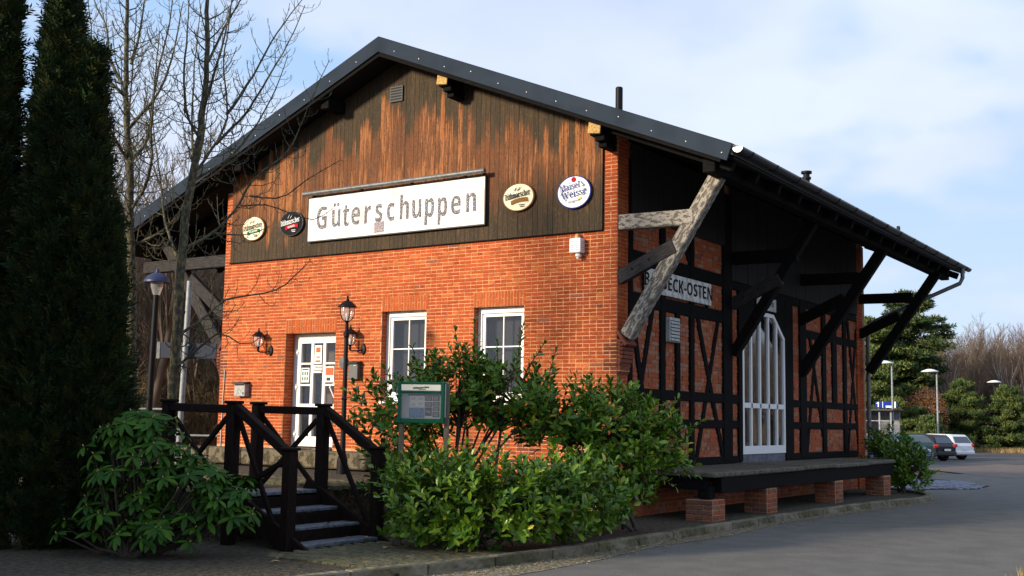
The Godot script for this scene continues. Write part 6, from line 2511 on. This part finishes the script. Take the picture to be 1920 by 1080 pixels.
func far_trees() -> void:
	var pg := [needle_clump(Color(0.075, 0.112, 0.030), 5), needle_clump(Color(0.040, 0.072, 0.028), 6), needle_clump(Color(0.13, 0.15, 0.04), 7)]
	var dk := [needle_clump(Color(0.035, 0.065, 0.026), 8), needle_clump(Color(0.085, 0.11, 0.034), 9)]
	# tall pines behind the shed's far corner
	pine("pine_tree", "tall pine with a dark ragged crown behind the far corner of the shed", "pine", V(-16.2, -1.3, -81.0), 12.8, 2.8, 0.38, dk, 1100, 1.25, 0.2, "tall pines")
	pine("pine_tree", "broad yellowish green pine just beyond the far brackets", "pine", V(-18.9, -1.3, -79.0), 10.6, 4.0, 0.12, pg, 1500, 1.25, 0.15, "tall pines")
	pine("pine_tree", "dense olive pine low behind the shelter", "pine", V(-18.0, -1.3, -74.0), 6.0, 3.2, 0.05, [pg[0], pg[2]], 1200, 1.2, 0.4, "tall pines")
	pine("pine_tree", "dark pine half hidden by the far corner of the shed", "pine", V(-25.0, -1.3, -84.0), 11.6, 3.8, 0.2, dk, 1100, 1.3, 0.2, "tall pines")
	# young pines behind the cars
	pine("young_pine", "large rounded young pine behind the white hatchback", "pine", V(-12.5, -1.3, -80.5), 5.4, 2.7, 0.02, pg, 1300, 0.8, 0.75, "young pines behind the cars")
	pine("young_pine", "young pine at the right edge of the view", "pine", V(-9.2, -1.3, -82.0), 4.9, 2.6, 0.02, pg, 1200, 0.8, 0.7, "young pines behind the cars")
	pine("young_pine", "low wide young pine behind the green estate car", "pine", V(-14.6, -1.3, -75.0), 3.1, 1.9, 0.02, pg, 800, 0.75, 0.7, "young pines behind the cars")
	pine("young_pine", "small young pine between shelter and black hatchback", "pine", V(-13.0, -1.3, -72.5), 2.5, 1.4, 0.02, pg, 600, 0.7, 0.7, "young pines behind the cars")
	# birches
	for b in [[V(-15.2, -1.3, -87.0), 11.0, "pale many-stemmed birch standing before the brown wood beside the tall pine", 61], [V(-10.4, -1.3, -90.5), 11.0, "pale many-stemmed birch at the right edge of the brown wood", 62]]:
		var root := thing("birch", b[2], "tree", b[0], "pale birches")
		for k in 4:
			var me := bare_proto(b[3] + k * 7, b[1] * rf(0.85, 1.0), M.birch_bark, 1, 0.38, Color(1, 1, 1), 0.15)
			var tilt := Basis(V(cos(k * 1.9), 0, sin(k * 1.9)), 0.10 + 0.05 * k)
			partm("stem", me, root, Transform3D(tilt, b[0]))
			var tw := bare_proto(b[3] + k * 7, b[1] * rf(0.85, 1.0), M.wood_bark, 4, 0.40, Color(1.2, 0.85, 0.8), 0.05)
			partm("twigs", tw, root, Transform3D(tilt, b[0]))
	# beech that has kept its rust brown leaves
	var rb := thing("beech", "small beech holding rust brown leaves behind the middle street lamp", "tree", V(-14.2, -1.3, -76.5))
	partm("trunk", bare_proto(71, 4.6, M.wood_bark, 3, 0.6), rb, Transform3D(Basis(), V(-14.2, -1.3, -76.5)))
	var lf := MB.new()
	for i in 4200:
		var d := V(rf(-1, 1), rf(-1, 1), rf(-1, 1)).normalized() * pow(rng.randf(), 0.4)
		var p := V(-14.2, 1.55, -76.5) + V(d.x * 1.75, d.y * 2.2, d.z * 1.75)
		var a := V(rf(-1, 1), rf(-1, 1), rf(-1, 1)).normalized()
		var b := a.cross(V(rf(-1, 1), rf(-1, 1), rf(-1, 1))).normalized()
		lf.col = Color(0.20, 0.085, 0.032) * rf(0.6, 1.3)
		lf.quad(p - a * 0.06, p + b * 0.035, p + a * 0.06, p - b * 0.035, V(0, 0.5, 1))
	part("crown", lf, M.rust_leaf, rb)
	# the brown leafless woods, one mass each
	var grove := SurfaceTool.new()
	for k in 4:
		grove.append_from(bare_proto(81 + k, [10.5, 9.5, 11.0, 8.5][k], M.wood_bark, 4, [0.45, 0.55, 0.4, 0.6][k], Color(1, 1, 1) * [1.0, 0.8, 1.2, 1.05][k]), 0, Transform3D(Basis(), [V(0, 0, 0), V(1.9, 0, -1.2), V(-1.7, 0, -0.9), V(0.3, 0, -2.4)][k]))
	var gm := grove.commit()
	gm.surface_set_material(0, M.wood_bark)
	var xs := []
	for i in 330:
		xs.append(Transform3D(Basis(Vector3.UP, rf(0, TAU)) * rf(0.95, 1.3), V(rf(-34, 52), -1.3, rf(-128, -92))))
	var wood := multi("leafless_wood", gm, xs, self)
	wood.set_meta("kind", "stuff")
	wood.set_meta("label", "brown leafless wood behind the car park")
	wood.set_meta("category", "wood")
	xs = []
	for i in 130:
		var t := pow(rng.randf(), 0.7)
		var q := V(-11.5, -1.0, -0.9).lerp(V(-47.8, -1.0, -30.9), t) + V(0.64, 0, -0.77) * rf(-6.5, 5.0) * (0.35 + 0.9 * t)
		if q.x > -15.0 and q.z < 6.0:
			continue
		xs.append(Transform3D(Basis(Vector3.UP, rf(0, TAU)) * rf(0.65, 1.0), q))
	var wl := multi("roadside_wood", gm, xs, self)
	wl.set_meta("kind", "stuff")
	wl.set_meta("label", "brown leafless wood beyond the left side of the building")
	wl.set_meta("category", "wood")
	# undergrowth: low brown thicket at the foot of both woods
	var bush := bare_proto(91, 2.6, M.wood_bark, 3, 0.8, Color(1.2, 1.0, 0.75), 0.03)
	xs = []
	for i in 420:
		xs.append(Transform3D(Basis(Vector3.UP, rf(0, TAU)) * rf(0.6, 1.5), V(rf(-30, 30), -1.3, rf(-100, -86))))
	for i in 420:
		var t := rng.randf()
		var q := V(-13.0, -1.0, -1.9).lerp(V(-47.8, -1.0, -30.9), t) + V(0.64, 0, -0.77) * rf(-5.5, 4.0) * (0.35 + 0.9 * t)
		if q.x > -13.0 and q.z < 3.0:
			continue
		xs.append(Transform3D(Basis(Vector3.UP, rf(0, TAU)) * rf(0.6, 1.4), q))
	var ug := multi("undergrowth", bush, xs, self)
	ug.set_meta("kind", "stuff")
	ug.set_meta("label", "brown thicket at the foot of the leafless woods")
	ug.set_meta("category", "undergrowth")
	# dry grass verge behind the car park
	var g := MB.new()
	for i in 9000:
		var p := V(rf(-16, 6), -1.24, rf(-82.5, -76.5))
		var d := V(rf(-0.5, 0.5), 1, rf(-0.5, 0.5)).normalized() * rf(0.15, 0.5)
		var w := d.cross(V(rf(-1, 1), 0, rf(-1, 1))).normalized() * 0.025
		g.col = Color(0.28, 0.20, 0.085) * rf(0.6, 1.25)
		g.tri(p - w, p + w, p + d, V(0, 0.3, 1))
	var o := part("verge_grass", g, M.dry_grass, self, true)
	o.set_meta("label", "dry yellow grass along the far edge of the car park")
	o.set_meta("category", "grass")
